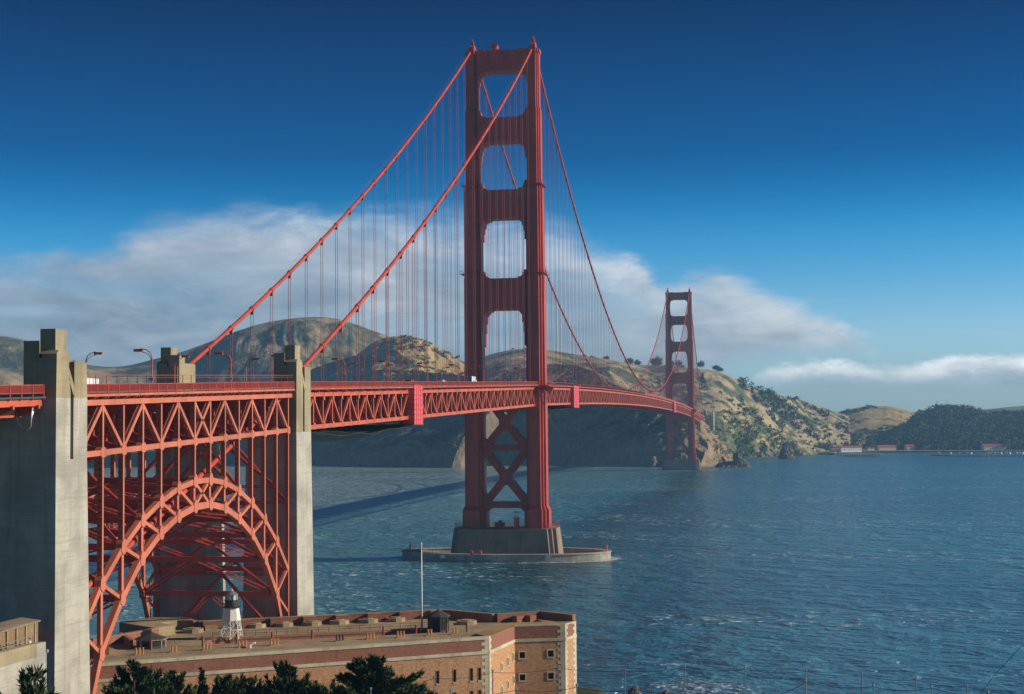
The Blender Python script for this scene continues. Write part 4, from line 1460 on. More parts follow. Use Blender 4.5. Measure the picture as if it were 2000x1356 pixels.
# courtyard walls and floor
m = MB()
ring_faces(m, COURT, 4.0, ZR - .01)
m.add([(x, y, 4.0) for x, y in COURT], [(0, 1, 2, 3)])
m.build('courtyard_wall', M_BRPINK, fort)
m = MB()
for i in (1, 2, 3, 0):
    a, b2 = Vector((*COURT[i], 0)), Vector((*COURT[(i + 1) % 4], 0))
    d = (b2 - a).normalized()
    n = Vector((-d.y, d.x, 0))
    if n.dot(cc - a) > 0: n = -n
    hh = .45 if i == 2 else .12
    q = [a, b2, b2 + n * .9, a + n * .9]
    m.hexa([(p.x, p.y, ZR - .3) for p in q] + [(p.x, p.y, ZR + hh - .004 * i) for p in q])
m.build('courtyard_kerb', M_BRPINK, fort)
# railing along the courtyard's far edge
m = MB()
a, b2 = Vector((*COURT[2], 0)), Vector((*COURT[3], 0))
for k in range(23):
    p = a.lerp(b2, k / 22)
    m.box(p.x + .5, p.x + .56, p.y - .03, p.y + .03, ZR + .2, ZR + 1.5)
for z in (1.0, 1.45):
    m.beam((a.x + .53, a.y, ZR + z), (b2.x + .53, b2.y, ZR + z), .05, .05)
m.build('roof_railing', M_DARK, fort)
# outer parapets above the roof: the channel side with its merlons, the two bastions
m, t = MB(), MB()
for i in (4, 5, 6, 7, 8, 9, 10, 11, 12):
    a, b2 = OUT[i], OUT[(i + 1) % NO]
    th = 1.0 if i != 7 else .9
    wallseg(m, a, b2, ZT - .05, ZT + 1.15, -.002, th)
    wallseg(t, a, b2, ZT + 1.15, ZT + 1.32 + .003 * i, .05, th + .12)
    wallseg(m, a, b2, ZR - .3, ZT + .2, -.3, th - .28)
a, b2 = Vector((*OUT[7], 0)), Vector((*OUT[8], 0))
d = (b2 - a).normalized(); n = Vector((-d.y, d.x, 0))
L = (b2 - a).length
for k in range(8):
    c = a + d * (2.0 + k * (L - 4) / 7.0) + n * 1.5
    m.obox((c.x, c.y), (d.x, d.y), 1.25, .75, ZR - .1, ZT + 1.14)
    t.obox((c.x, c.y), (d.x, d.y), 1.3, .8, ZT + 1.14, ZT + 1.29)
for (px, py) in ((-351.0, -63.0), (-349.6, -65.5)):
    m.obox((px, py), (.8, -.6), .9, .8, ZR - .1, ZT + .9)
m.build('parapet', M_BRUP, fort)
t.build('parapet_cap', M_CAP, fort)
# thick flat tops of the two bastions
m = MB()
m.add([(x, y, ZT - .004) for x, y in ((-375.3, -61.4), (-359.7, -63.6), (-356.4, -73.3), (-351.4, -74.9), (-346.2, -68.6), (-349.8, -66.9), (-353.0, -68.6), (-355.2, -61.8), (-362.0, -59.9), (-372.3, -58.3))], [tuple(range(10))])
m.add([(x, y, ZR - .05) for x, y in ((-346.2, -68.6), (-349.8, -66.9), (-353.0, -68.6), (-355.2, -61.8), (-362.0, -59.9), (-372.3, -58.3))] + [(x, y, ZT - .004) for x, y in ((-346.2, -68.6), (-349.8, -66.9), (-353.0, -68.6), (-355.2, -61.8), (-362.0, -59.9), (-372.3, -58.3))], [(i, i + 1, i + 7, i + 6) for i in range(5)])
m.build('bastion_roof', M_LICHEN, fort)
m = MB()
q = [(-368.0, -.5), (-362.6, 5.0), (-365.1, 10.9), (-372.5, 13.8), (-379.8, 3.6), (-376.0, .8), (-372.5, 5.4), (-368.6, 3.4)]
m.prism(q, 'z', ZR - .2, ZT + 1.36)
m.build('bastion_roof', M_ROOF, fort)
# pale quoins at the corners facing us
def quoin(i, zz0=ZB, zz1=ZT + .05):
    m = MB()
    p = Vector((*OUT[i], 0))
    da = (Vector((*OUT[i - 1], 0)) - p).normalized()
    db = (Vector((*OUT[(i + 1) % NO], 0)) - p).normalized()
    na = Vector((-da.y, da.x, 0)); na = na if na.dot(db) < 0 else -na
    nb = Vector((-db.y, db.x, 0)); nb = nb if nb.dot(da) < 0 else -nb
    z, k = zz0, 0
    while z < zz1 - .1:
        h = min(.62, zz1 - z)
        la, lb = (1.55, .75) if k % 2 else (.95, 1.25)
        for dd, nn, l in ((da, na, la), (db, nb, lb)):
            q = [p + nn * .05, p + dd * l + nn * .05, p + dd * l - nn * .25, p - nn * .25]
            m.hexa([(v.x, v.y, z + .012) for v in q] + [(v.x, v.y, z + h - .012) for v in q])
        q = [p + na * .05, p + na * .05 + nb * .05 * .99, p + nb * .05, p]
        z += h; k += 1
    m.build('quoin', M_STONE, fort)
for i in (1, 3, 4): quoin(i)


def opening(i, s, z0, z1, w, frame, sill=False):
    a, b2 = Vector((*OUT[i], 0)), Vector((*OUT[(i + 1) % NO], 0))
    d = (b2 - a).normalized(); n = Vector((d.y, -d.x, 0))
    def bx(m, s0, s1, z0, z1, o0, o1):
        q = [a + d * s0 + n * o0, a + d * s1 + n * o0, a + d * s1 + n * o1, a + d * s0 + n * o1]
        m.hexa([(v.x, v.y, z0) for v in q] + [(v.x, v.y, z1) for v in q])
    m = MB()
    bx(m, s - w / 2 - .1, s + w / 2 + .1, z0 - .1, z1 + .1, -DEEP + .002, -DEEP - .15)
    win = m.build('window', M_BLACK, fort)
    f = MB()
    if frame:
        t = .22
        bx(f, s - w / 2 - t, s + w / 2 + t, z1, z1 + t, .12, .003)
        bx(f, s - w / 2 - t, s + w / 2 + t, z0 - t, z0, .12, .003)
        bx(f, s - w / 2 - t, s - w / 2, z0, z1, .118, .003)
        bx(f, s + w / 2, s + w / 2 + t, z0, z1, .118, .003)
        f.build('frame', M_STONE, win)
        g = MB()
        for k in (1, 2):
            bx(g, s - w / 2 + w * k / 3 - .03, s - w / 2 + w * k / 3 + .03, z0, z1, -.25, -.30)
        g.build('bar', M_DARK, win)
    else:
        bx(f, s - w / 2 - .12, s + w / 2 + .12, z0 - .24, z0, .10, .003)
        f.build('sill', M_STONE, win)
        f = MB()
        bx(f, s - w / 2 - .1, s - w / 2, z0, z1, .05, .003)
        bx(f, s + w / 2, s + w / 2 + .1, z0, z1, .05, .003)
        bx(f, s - w / 2 - .1, s + w / 2 + .1, z1, z1 + .14, .05, .003)
        f.build('reveal', M_BRLO, win)


for s in (66.9, 70.3, 73.7, 75.37, 43.4, 46.7):
    opening(0, s, 9.9, 12.25, .62, False)
for s in (66.9, 70.3, 73.7, 75.37):
    opening(0, s, 5.6, 8.05, .62, False)
for s, z in ((7.5, 11.1), (11.45, 11.55), (15.2, 11.9), (7.5, 6.6), (11.45, 7.0), (15.2, 7.4)):
    opening(1, s, z - .7, z + .7, .6, True)
for s, z in ((1.55, 12.1), (7.3, 12.2), (1.55, 7.7), (7.3, 7.8)):
    opening(2, s, z - .62, z + .62, 1.15, True)
# gun platforms on the roof
for x, y in ((-364.1, -11.6), (-362.0, -16.6), (-359.6, -21.9), (-356.9, -26.9), (-354.4, -32.3), (-351.8, -37.5), (-355.0, -53.2), (-372.8, -1.6)):
    m = MB()
    m.frustum((x, y), 2.15, 2.05, ZR - .02, ZR + .75, 10, .3)
    m.frustum((x, y), 1.2, 1.15, ZR + .75, ZR + .9, 10, .3)
    m.build('gun_platform', M_ROOF, fort)
# triple chimneys on the landward roof, and single stacks along the courtyard edge
CH = [(-402.6, -3.2), (-399.2, -8.3), (-395.7, -13.2), (-391.9, -18.6), (-388.6, -23.6), (-382.2, -34.3), (-379.1, -39.4), (-376.3, -44.6), (-373.3, -49.6), (-370.6, -54.0)]
dS = Vector((OUT[1][0] - OUT[0][0], OUT[1][1] - OUT[0][1], 0)).normalized()
for k, (x, y) in enumerate(CH):
    nn = 2 if k in (1, 8, 9) else 3
    m = MB()
    m.obox((x, y), dS, 1.0, .45, ZR - .02, ZR + .14)
    slab = m.build('chimney_base', M_ROOF, fort)
    for j in range(nn):
        p = Vector((x, y, 0)) + dS * ((j - (nn - 1) / 2) * .62)
        m = MB()
        m.frustum((p.x, p.y), .19, .17, ZR + .14, ZR + 1.15, 8)
        m.frustum((p.x, p.y), .21, .21, ZR + 1.15, ZR + 1.25, 8)
        m.build('chimney', M_TERRA if k != 5 else M_DARK, slab)
for x, y in ((-397.0, -3.0), (-391.0, -10.6), (-387.8, -16.0), (-384.2, -21.7), (-380.6, -28.4), (-374.0, -40.6), (-371.2, -46.4), (-368.9, -52.0), (-366.9, -55.6)):
    m = MB()
    m.box(x - .16, x + .16, y - .16, y + .16, ZR - .02, ZR + 1.75)
    m.box(x - .2, x + .2, y - .2, y + .2, ZR + 1.75, ZR + 1.85)
    m.build('stack', M_STACK, fort)
# low inner wall to the left of the lighthouse and stair head
m = MB()
m.obox((-400.5, 3.9), (.62, .3), 3.4, .3, ZR, ZR + 1.7)
m.obox((-389.5, 5.2), (.8, .55), 5.5, .35, ZR, ZR + 1.5)
m.build('inner_wall', M_BRUP, fort)
m = MB()
m.obox((-369.5, -4.0), dS, 1.2, .6, ZR - .01, ZR + .95)
m.build('stair_head', M_ROOF, fort)
m = MB()
m.obox((-363.0, -50.5), dS, 1.4, .7, ZR - .01, ZR + 1.3)
m.build('stair_head', M_ROOF, fort)


def kiosk(c, r, h, label, tall):
    p = empty('octagonal_hut', (c[0], c[1], ZR))
    tag(p, label, 'hut')
    m = MB(); m.frustum(c, r, r, ZR - .02, ZR + h, 8, .39); m.build('wall', M_TIMBER, p)
    f = MB()
    for k in range(8):
        a = .39 + math.pi / 4 * k
        f.box(c[0] + r * math.cos(a) - .1, c[0] + r * math.cos(a) + .1, c[1] + r * math.sin(a) - .1, c[1] + r * math.sin(a) + .1, ZR, ZR + h)
    f.build('corner_post', M_STONE if not tall else M_TIMBER, p)
    m = MB(); m.frustum(c, r + .45, r + .45, ZR + h, ZR + h + .2, 8, .39); m.build('eaves', M_TIMBER if tall else M_ROOF, p)
    m = MB(); m.frustum(c, r + .5, .25, ZR + h + .2, ZR + h + 1.25, 8, .39); m.frustum(c, .3, .1, ZR + h + 1.25, ZR + h + 1.5, 8); m.build('roof', M_SLATE, p)
    m = MB()
    for k in range(3, 6):
        a = math.pi / 4 * k + .39 + math.pi / 8
        d = (math.cos(a), math.sin(a))
        m.obox((c[0] + d[0] * (r * .93), c[1] + d[1] * (r * .93)), (-d[1], d[0]), r * .24, .04, ZR + .5, ZR + h - .4)
    m.build('window', M_BLACK, p)


kiosk((-393.6, -1.6), 2.55, 1.5, 'low dark octagonal hut with shallow roof at the left end of the fort roof', False)
kiosk((-366.5, -47.8 - 2.0), 2.0, 2.9, 'tall dark octagonal hut with pointed roof beside the flagpole on the fort roof', True)

# lighthouse
lh = empty('lighthouse', (-380.6, -12.4, ZR))
tag(lh, 'small white and black lighthouse on iron legs standing on the fort roof', 'lighthouse')
c = (-380.6, -12.4)
z0 = ZR
for k in range(8):
    a = math.pi / 4 * k + .2
    m = MB()
    m.tube([(c[0] + 2.2 * math.cos(a), c[1] + 2.2 * math.sin(a), z0), (c[0] + 1.6 * math.cos(a), c[1] + 1.6 * math.sin(a), z0 + 3.6)], .085, 6)
    m.build('leg', M_WHITE, lh)
m = MB()
for k in range(8):
    a, b2 = math.pi / 4 * k + .2, math.pi / 4 * (k + 1) + .2
    P_ = lambda r, an, z: (c[0] + r * math.cos(an), c[1] + r * math.sin(an), z0 + z)
    m.beam(P_(2.2, a, .05), P_(1.92, b2, 1.75), .07, .07); m.beam(P_(2.2, b2, .05), P_(1.92, a, 1.75), .07, .07)
    m.beam(P_(1.9, a, 1.8), P_(1.62, b2, 3.5), .07, .07); m.beam(P_(1.9, b2, 1.8), P_(1.62, a, 3.5), .07, .07)
    m.beam(P_(1.91, a, 1.78), P_(1.91, b2, 1.78), .1, .14)
m.build('leg_brace', M_WHITE, lh)
m = MB(); m.frustum(c, 1.78, 1.42, z0 + 3.5, z0 + 5.9, 8, .2); m.build('tower_body', paint('weathered_white', (.74, .73, .68), .6, .12, (.42, .24, .10), .35), lh)
m = MB(); m.frustum(c, 1.75, 1.75, z0 + 5.9, z0 + 6.05, 8, .2); m.frustum(c, 1.35, 1.3, z0 + 6.05, z0 + 7.3, 12); m.frustum(c, 1.45, 1.45, z0 + 7.3, z0 + 7.38, 12)
for k in range(12):
    a = math.pi / 6 * k
    m.beam((c[0] + 1.68 * math.cos(a), c[1] + 1.68 * math.sin(a), z0 + 6.0), (c[0] + 1.68 * math.cos(a), c[1] + 1.68 * math.sin(a), z0 + 6.9), .05, .05)
m.build('gallery', M_DARK, lh)
m = MB(); m.frustum(c, 1.15, 1.15, z0 + 7.38, z0 + 8.4, 10); m.build('lantern', plain('lantern_glass', (.55, .55, .48), .15), lh)
m = MB()
for k in range(10):
    a = math.pi / 5 * k
    m.beam((c[0] + 1.17 * math.cos(a), c[1] + 1.17 * math.sin(a), z0 + 7.38), (c[0] + 1.17 * math.cos(a), c[1] + 1.17 * math.sin(a), z0 + 8.4), .08, .08)
m.build('lantern_bar', M_DARK, lh)
m = MB(); m.frustum(c, 1.35, .25, z0 + 8.4, z0 + 9.1, 10); m.frustum(c, .2, .12, z0 + 9.1, z0 + 9.5, 8); m.build('roof', M_STEEL, lh)

fp = empty('flagpole', (-364.5, -46.1, 4.0))
fp.location = (-366.5, -46.5, ZR); WL[fp.name] = Vector((-366.5, -46.5, ZR))
tag(fp, 'tall white flagpole without a flag rising from the fort roof', 'flagpole')
m = MB(); m.tube([(-366.5, -46.5, ZR - .02), (-366.5, -46.5, 26), (-366.5, -46.5, 34.6)], [.19, .16, .10], 8); m.build('mast', M_WHITE, fp, smooth=True)
m = MB(); m.frustum((-366.5, -46.5), .22, .05, 34.6, 34.95, 8); m.build('finial', M_WHITE, fp)
m = MB(); m.frustum((-366.5, -46.5), .45, .40, ZR - .01, ZR + .5, 8); m.build('base', M_ROOF, fp)

# a small white roof vent and tilted post on the coping
v = MB()
v.frustum((-392.6, -20.3), .25, .25, ZR - .02, ZR + .55, 8); v.tube([(-392.6, -20.3, ZR + .55), (-392.3, -20.9, ZR + .9)], .16, 8); v.frustum((-392.0, -20.9), .3, .3, ZR + .75, ZR + 1.0, 8)
tag(v.build('roof_vent', M_WHITE), 'small white bent vent on the fort roof edge below the lighthouse', 'vent')
v = MB()
v.beam((-392.3, -19.0, ZR - .02), (-391.6, -18.1, ZR + 1.7), .14, .14); v.box(-392.6, -392.0, -19.3, -18.7, ZR - .02, ZR + .12)
tag(v.build('leaning_post', M_STACK), 'thin leaning post on the fort roof below the lighthouse', 'post')

# ------------------------------------------------------------------ retaining wall, shed and people at the left edge
rw = empty('retaining_wall', (-480, -17, 8))
tag(rw, 'sunlit concrete retaining wall with railing in front of the big left pylon', 'wall')
m = MB()
W0, W1 = Vector((-467.3, -17.5, 0)), Vector((-505.0, -15.0, 0))
dW = (W1 - W0).normalized(); nW = Vector((-dW.y, dW.x, 0))
if nW.y > 0: nW = -nW
def wq(m, s0, s1, o0, o1, z0a, z0b, z1a, z1b):
    p = [W0 + dW * s0 + nW * o0, W0 + dW * s1 + nW * o0, W0 + dW * s1 + nW * o1, W0 + dW * s0 + nW * o1]
    m.hexa([(p[0].x, p[0].y, z0a), (p[1].x, p[1].y, z0b), (p[2].x, p[2].y, z0b), (p[3].x, p[3].y, z0a), (p[0].x, p[0].y, z1a), (p[1].x, p[1].y, z1b), (p[2].x, p[2].y, z1b), (p[3].x, p[3].y, z1a)])
wq(m, 0, 37, 0, -.9, 5, 5, 29.1, 29.1)
m.build('wall', M_PALE, rw)
m = MB()
wq(m, 2.4, 37, .06, -.96, 27.4, 27.4, 29.25, 29.25)
m.build('coping', M_TAN, rw)
m = MB()
for k in range(12):
    p = W0 + dW * (2.6 + 3.0 * k) - nW * .4
    m.tube([(p.x, p.y, 29.2), (p.x, p.y, 30.2)], .05, 6)
for z in (29.7, 30.2):
    a, b2 = W0 + dW * 2.6 - nW * .4, W1 - nW * .4
    m.tube([(a.x, a.y, z), (b2.x, b2.y, z)], .045, 6)
m.build('railing', M_STEEL, rw)
m = MB()
p = W0 - dW * .35 - nW * .2
m.tube([(p.x, p.y, 6), (p.x, p.y, 27.6)], .12, 8); m.box(p.x - .3, p.x + .3, p.y - .3, p.y + .3, 27.6, 28.0)
m.build('drain_pipe', M_STEEL, rw)
m = MB()
wq(m, .2, 37, -.9, -7.5, 26.5, 26.5, 28.0, 28.0)
m.build('walkway', M_PIER, rw)
sh = empty('concrete_shed', (-475, -12, 28))
tag(sh, 'weathered concrete shed with sloping roof behind the retaining wall railing', 'shed')
m = MB()
m.hexa([(-464.0, -14.7, 27.9), (-490.0, -14.4, 27.9), (-490.0, -11.6, 27.9), (-464.0, -12.3, 27.9), (-464.0, -14.7, 31.35), (-490.0, -14.4, 31.0), (-490.0, -11.6, 31.8), (-464.0, -12.3, 31.7)])
m.build('wall', brick('stained_boards', (.16, .10, .045), (.26, .17, .08), (.38, .30, .18), .6), sh)
m = MB()
m.hexa([(-463.7, -14.95, 31.37), (-490.2, -14.65, 31.02), (-490.2, -11.4, 31.85), (-463.7, -12.1, 31.75), (-463.7, -14.95, 31.55), (-490.2, -14.65, 31.2), (-490.2, -11.4, 32.0), (-463.7, -12.1, 31.9)])
m.build('roof', M_PIER, sh)
m = MB()
for k in range(10):
    x = -465 - 2.6 * k
    m.box(x - .14, x + .14, -14.82, -14.45, 27.95, 31.3 - .013 * (k * 2.6))
m.build('pilaster', M_TAN, sh)


def person(x, y, z, face, label, top, legs, hair):
    """one skinned body, standing; clothing colours by height, hair as a child"""
    p = empty('person', (x, y, z))
    p.rotation_euler.z = face
    tag(p, label, 'person')
    V = [(0, 0, .95), (0, 0, 1.15), (0, 0, 1.42), (0, .01, 1.54), (0.01, 0, 1.66), (.02, 0, 1.75),
         (0, .10, .90), (.02, .11, .50), (-.01, .12, .08), (.14, .13, .04), (0, -.10, .90), (.03, -.11, .50), (.0, -.12, .08), (.15, -.13, .04),
         (0, .20, 1.42), (.03, .27, 1.14), (.20, .22, 1.02), (.28, .19, 1.03), (0, -.20, 1.42), (.03, -.27, 1.14), (.20, -.22, 1.02), (.28, -.19, 1.03)]
    E_ = [(0, 1), (1, 2), (2, 3), (3, 4), (4, 5), (0, 6), (6, 7), (7, 8), (8, 9), (0, 10), (10, 11), (11, 12), (12, 13), (2, 14), (14, 15), (15, 16), (16, 17), (2, 18), (18, 19), (19, 20), (20, 21)]
    Rr = [.15, .15, .16, .06, .10, .085, .10, .075, .05, .045, .10, .075, .05, .045, .07, .05, .04, .04, .07, .05, .04, .04]
    me = bpy.data.meshes.new('body')
    me.from_pydata(V, E_, [])
    o = bpy.data.objects.new('body', me); COL.objects.link(o); o.parent = p
    sk = o.modifiers.new('skin', 'SKIN')
    for i, r in enumerate(Rr):
        me.skin_vertices[0].data[i].radius = (r, r)
    me.skin_vertices[0].data[0].use_root = True
    sub = o.modifiers.new('sub', 'SUBSURF'); sub.levels = 1; sub.render_levels = 1
    m, nt, bs, P = new_mat('clothes')
    tc = nt.nodes.new('ShaderNodeTexCoord'); sp = nt.nodes.new('ShaderNodeSeparateXYZ'); nt.links.new(tc.outputs['Object'], sp.inputs[0])
    col = ramp_n(nt, math_n(nt, 'DIVIDE', sp.outputs[2], 2.0), [(0, (.03, .03, .03)), (.05, legs), (.47, top), (.765, (.45, .26, .18))], 'CONSTANT')
    nt.links.new(col, bs.inputs['Base Color']); bs.inputs['Roughness'].default_value = .8
    me.materials.append(m)
    h = MB()
    h.frustum((x - .02, y), .115, .12, z + 1.66, z + 1.74, 10); h.frustum((x - .02, y), .12, .05, z + 1.74, z + 1.83, 10)
    ho = h.build('hair', plain('hair', hair, .6), p)


person(-468.9, -16.0, 28.0, R(-80), 'person in a white top leaning at the railing near the end of the retaining wall', (.70, .70, .72), (.05, .06, .10), (.03, .02, .015))
person(-475.6, -15.3, 28.0, R(-95), 'person in dark clothes behind the railing left of the person in white', (.06, .06, .08), (.05, .05, .06), (.12, .06, .03))

# ------------------------------------------------------------------ noise for the land
def _hash(ix, iy, seed):
    h = (ix.astype(np.int64) * 374761393 + iy.astype(np.int64) * 668265263 + seed * 974634777) & 0x7fffffff
    h = ((h ^ (h >> 13)) * 1274126177) & 0x7fffffff
    return ((h ^ (h >> 16)) & 0xffff) / 65535.0


def vnoise(x, y, seed=0):
    ix, iy = np.floor(x), np.floor(y)
    fx, fy = x - ix, y - iy
    ux, uy = fx * fx * fx * (fx * (fx * 6 - 15) + 10), fy * fy * fy * (fy * (fy * 6 - 15) + 10)
    a, b = _hash(ix, iy, seed), _hash(ix + 1, iy, seed)
    c, d = _hash(ix, iy + 1, seed), _hash(ix + 1, iy + 1, seed)
    return (a + (b - a) * ux) * (1 - uy) + (c + (d - c) * ux) * uy


def fbm(x, y, oct=5, seed=0, ridged=False):
    s, a, t = 0.0, 1.0, 0.0
    for o in range(oct):
        n = vnoise(x, y, seed + o * 17)
        if ridged: n = 1 - np.abs(2 * n - 1)
        s = s + a * n; t += a
        a *= 0.5; x = x * 2.03 + 11.3; y = y * 2.03 + 7.7
    return s / t


def resample(pts, n):
    P = np.array(pts, float)
    if len(P) > 3:      # soften the corners a little
        Q = [P[0]]
        for a, b in zip(P[:-1], P[1:]):
            Q += [a * .75 + b * .25, a * .25 + b * .75]
        Q.append(P[-1])
        P = np.array(Q)
    s = np.concatenate([[0], np.cumsum(np.hypot(np.diff(P[:, 0]), np.diff(P[:, 1])))])
    t = np.linspace(0, s[-1], n)
    return np.stack([np.interp(t, s, P[:, i]) for i in range(3)], 1)


def loft(name, tab, mat, nu, nt, prof, amp, lam, back=300.0, seed=1, gully=1.0, label=None, ridge_rough=0.0, smooth=True, stretch=0.45, back_end=None):
    """hill between its ridge and its foot, with gullies down the slope and a back side"""
    ridge, foot = resample(tab[0], nu), resample(tab[1], nu)
    d = foot[:, :2] - ridge[:, :2]
    L = np.hypot(d[:, 0], d[:, 1])[:, None]
    dn = d / np.maximum(L, 1)
    s = np.concatenate([[0], np.cumsum(np.hypot(np.diff(ridge[:, 0]), np.diff(ridge[:, 1])))])
    rows = []
    T = np.linspace(0, 1, nt)
    for t in T:
        xy = foot[:, :2] + (ridge[:, :2] - foot[:, :2]) * t
        z = foot[:, 2] + (ridge[:, 2] - foot[:, 2]) * prof(t)
        dist = (1 - t) * L[:, 0]
        g = fbm(s / lam + fbm(s / lam * .7, dist / lam * .6, 3, seed + 5) * 1.2, dist / lam * stretch, 6, seed, ridged=True) - .5
        f = fbm(xy[:, 0] / lam * 2.2, xy[:, 1] / lam * 2.2, 5, seed + 50) - .5
        env = min(1.0, (1 - t) * 5.0) * min(1.0, t * 4.0 + .25)
        disp = amp * (g * gully + f * .7) * env
        xy = xy + dn * (disp * .8)[:, None]
        z = z + disp * .45 * (1 if t > 0 else 0) + ridge_rough * (f * 2) * min(1.0, t * 2)
        rows.append(np.stack([xy[:, 0], xy[:, 1], z], 1))
    nb = 10
    bk = np.full((nu, 1), float(back))
    if back_end is not None:
        bk = np.interp(np.linspace(0, 1, nu), [0, .6, 1], [back, back, back_end])[:, None]
    for k in range(1, nb + 1):
        u = k / nb
        xy = ridge[:, :2] - dn * (bk * u)
        z = ridge[:, 2] * (1 - u * u) - 8 * u + ridge_rough * 2 * (fbm(xy[:, 0] / lam * 2.2, xy[:, 1] / lam * 2.2, 5, seed + 50) - .5) * (1 - u)
        rows.append(np.stack([xy[:, 0], xy[:, 1], z], 1))
    G = np.array(rows)
    nr = len(rows)
    idx = np.arange(nr * nu).reshape(nr, nu)
    f = np.stack([idx[:-1, :-1], idx[:-1, 1:], idx[1:, 1:], idx[1:, :-1]], -1).reshape(-1, 4)
    me = bpy.data.meshes.new(name)
    me.from_pydata(G.reshape(-1, 3).tolist(), [], f.tolist())
    me.materials.append(mat)
    if smooth: me.polygons.foreach_set('use_smooth', [True] * len(me.polygons))
    if me.polygons[len(me.polygons) // 3].normal.z < 0: me.flip_normals()
    o = bpy.data.objects.new(name, me)
    COL.objects.link(o)
    o['kind'] = 'structure'
    if label: o['label'] = label
    return G[:nt]


def land(name, grass, scrub, rock, grass_amt=.5, scale=.02, rock_slope=(0.55, 0.75), fine=.25, bump=1.0, wet=False):
    """hillside: dry grass and dark scrub in patches, bare rock where it is steep"""
    m, nt, b, P = new_mat(name)
    geo = [n for n in nt.nodes if n.type == 'NEW_GEOMETRY'][0]
    sp = N(nt, "ShaderNodeSeparateXYZ"); nt.links.new(geo.outputs['Normal'], sp.inputs[0])
    n1 = noise_n(nt, P, scale, 6.0, 0.62, .4)
    n2 = noise_n(nt, P, fine, 6.0, 0.7)
    n3 = noise_n(nt, P, scale * 5, 5.0, 0.65)
    k = math_n(nt, 'ADD', math_n(nt, 'MULTIPLY', n1, .75), math_n(nt, 'MULTIPLY', n3, .25))
    g = mix_n(nt, map_n(nt, n2, .3, .7), tuple(x * .78 for x in grass), grass)
    sc = mix_n(nt, map_n(nt, n2, .35, .65), tuple(x * .6 for x in scrub), tuple(x * 1.35 for x in scrub))
    col = mix_n(nt, map_n(nt, k, .5 + (grass_amt - .5) * .45 - .035, .5 + (grass_amt - .5) * .45 + .035), g, sc)
    r = mix_n(nt, map_n(nt, n2, .3, .7), tuple(x * .55 for x in rock), rock)
    n4 = noise_n(nt, scale_vec(nt, P, (1, 1, .5)), fine * .45, 5.0, .7)
    steep = map_n(nt, math_n(nt, 'ADD', sp.outputs[2], math_n(nt, 'MULTIPLY', math_n(nt, 'SUBTRACT', n4, .5), .5)), rock_slope[0], rock_slope[1], 1.0, 0.0)
    col = mix_n(nt, steep, col, r)
    nt.links.new(col, b.inputs['Base Color'])
    b.inputs['Roughness'].default_value = .95
    b.inputs['Specular IOR Level'].default_value = .15
    bp = N(nt, "ShaderNodeBump"); bp.inputs['Strength'].default_value = .9; bp.inputs['Distance'].default_value = bump
    nt.links.new(math_n(nt, 'ADD', n2, n4), bp.inputs['Height']); nt.links.new(bp.outputs[0], b.inputs['Normal'])
    return m


DRY, SCRUB, ROCK = (.42, .30, .13), (.055, .070, .030), (.20, .155, .115)
L_FAR = land('scrub_hill', (.36, .28, .17), (.105, .115, .075), (.22, .18, .14), .46, .008, (.3, .5), .05, 4.0)
L_GOLD = land('golden_hill', (.50, .37, .16), (.085, .095, .038), (.25, .18, .10), .62, .012, (.35, .55), .09, 2.5)
L_FOG = land('mixed_hill', (.48, .38, .22), (.105, .122, .062), (.24, .19, .14), .53, .012, (.12, .32), .09, 2.5)
L_BAKER = land('green_slope', (.46, .37, .20), (.115, .136, .064), (.26, .21, .15), .44, .020, (.3, .5), .14, 2.0)
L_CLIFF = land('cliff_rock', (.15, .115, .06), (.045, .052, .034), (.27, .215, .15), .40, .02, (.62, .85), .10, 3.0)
L_LIME = land('pale_cliff', (.40, .29, .14), (.09, .09, .05), (.36, .265, .16), .55, .03, (.6, .85), .12, 2.5)
L_WOOD = land('wood_floor', (.30, .22, .10), (.04, .055, .028), (.2, .15, .1), .3, .012, (.3, .5), .1, 2.0)
L_ROCK = land('sea_rock', (.20, .165, .125), (.15, .125, .10), (.24, .195, .15), .5, .05, (.8, .98), .3, 1.2)

FARHILL=([ (1845,1339,238),(1870,1294,233),(1895,1249,227),(1915,1210,220),(1939,1162,196),(1960,1118,175),(1979,1077,170),(1992,1048,173),(2010,1006,185),(2027,964,196),(2051,903,221),(2070,850,244),(2088,797,258),(2106,743,264),(2120,697,263),(2130,660,252),(2142,614,234),(2154,567,217),(2169,502,195),(2183,436,170) ],[(1326,1037,10),(1503,793,20),(1724,625,60),(1888,379,60) ])
GOLDHILL=([ (1857,666,114),(1867,633,142),(1877,599,170),(1882,582,183),(1889,557,203),(1895,532,212),(1903,498,213),(1909,472,206),(1915,446,190),(1921,421,174),(1924,402,159),(1928,382,142),(1935,344,111) ],[(1647,601,60),(1594,456,95),(1589,345,95),(1650,293,80) ])
FOGHILL=([ (2753,641,142),(2760,607,171),(2719,557,200),(2726,523,213),(2734,478,225),(2693,419,228),(2702,363,223),(2660,301,209),(2616,240,199),(2573,171,182),(2528,103,179),(2531,61,174),(2483,22,168),(2484,-14,162),(2535,-43,147),(2585,-74,131),(2636,-105,120),(2736,-137,115),(2835,-172,110),(2934,-208,99),(3033,-246,88),(3031,-292,70) ],[(1679,404,70),(1660,232,110),(1674,123,70),(1813,-6,40),(2156,-88,10),(2295,-163,5),(2482,-266,4) ])
GRASSHILL=([ (3335,-179,52),(3334,-230,71),(3332,-281,85),(3330,-320,94),(3328,-358,98),(3325,-408,97),(3322,-445,87),(3319,-482,70),(3313,-543,55) ],[(2585,-167,6),(2567,-464,6) ])
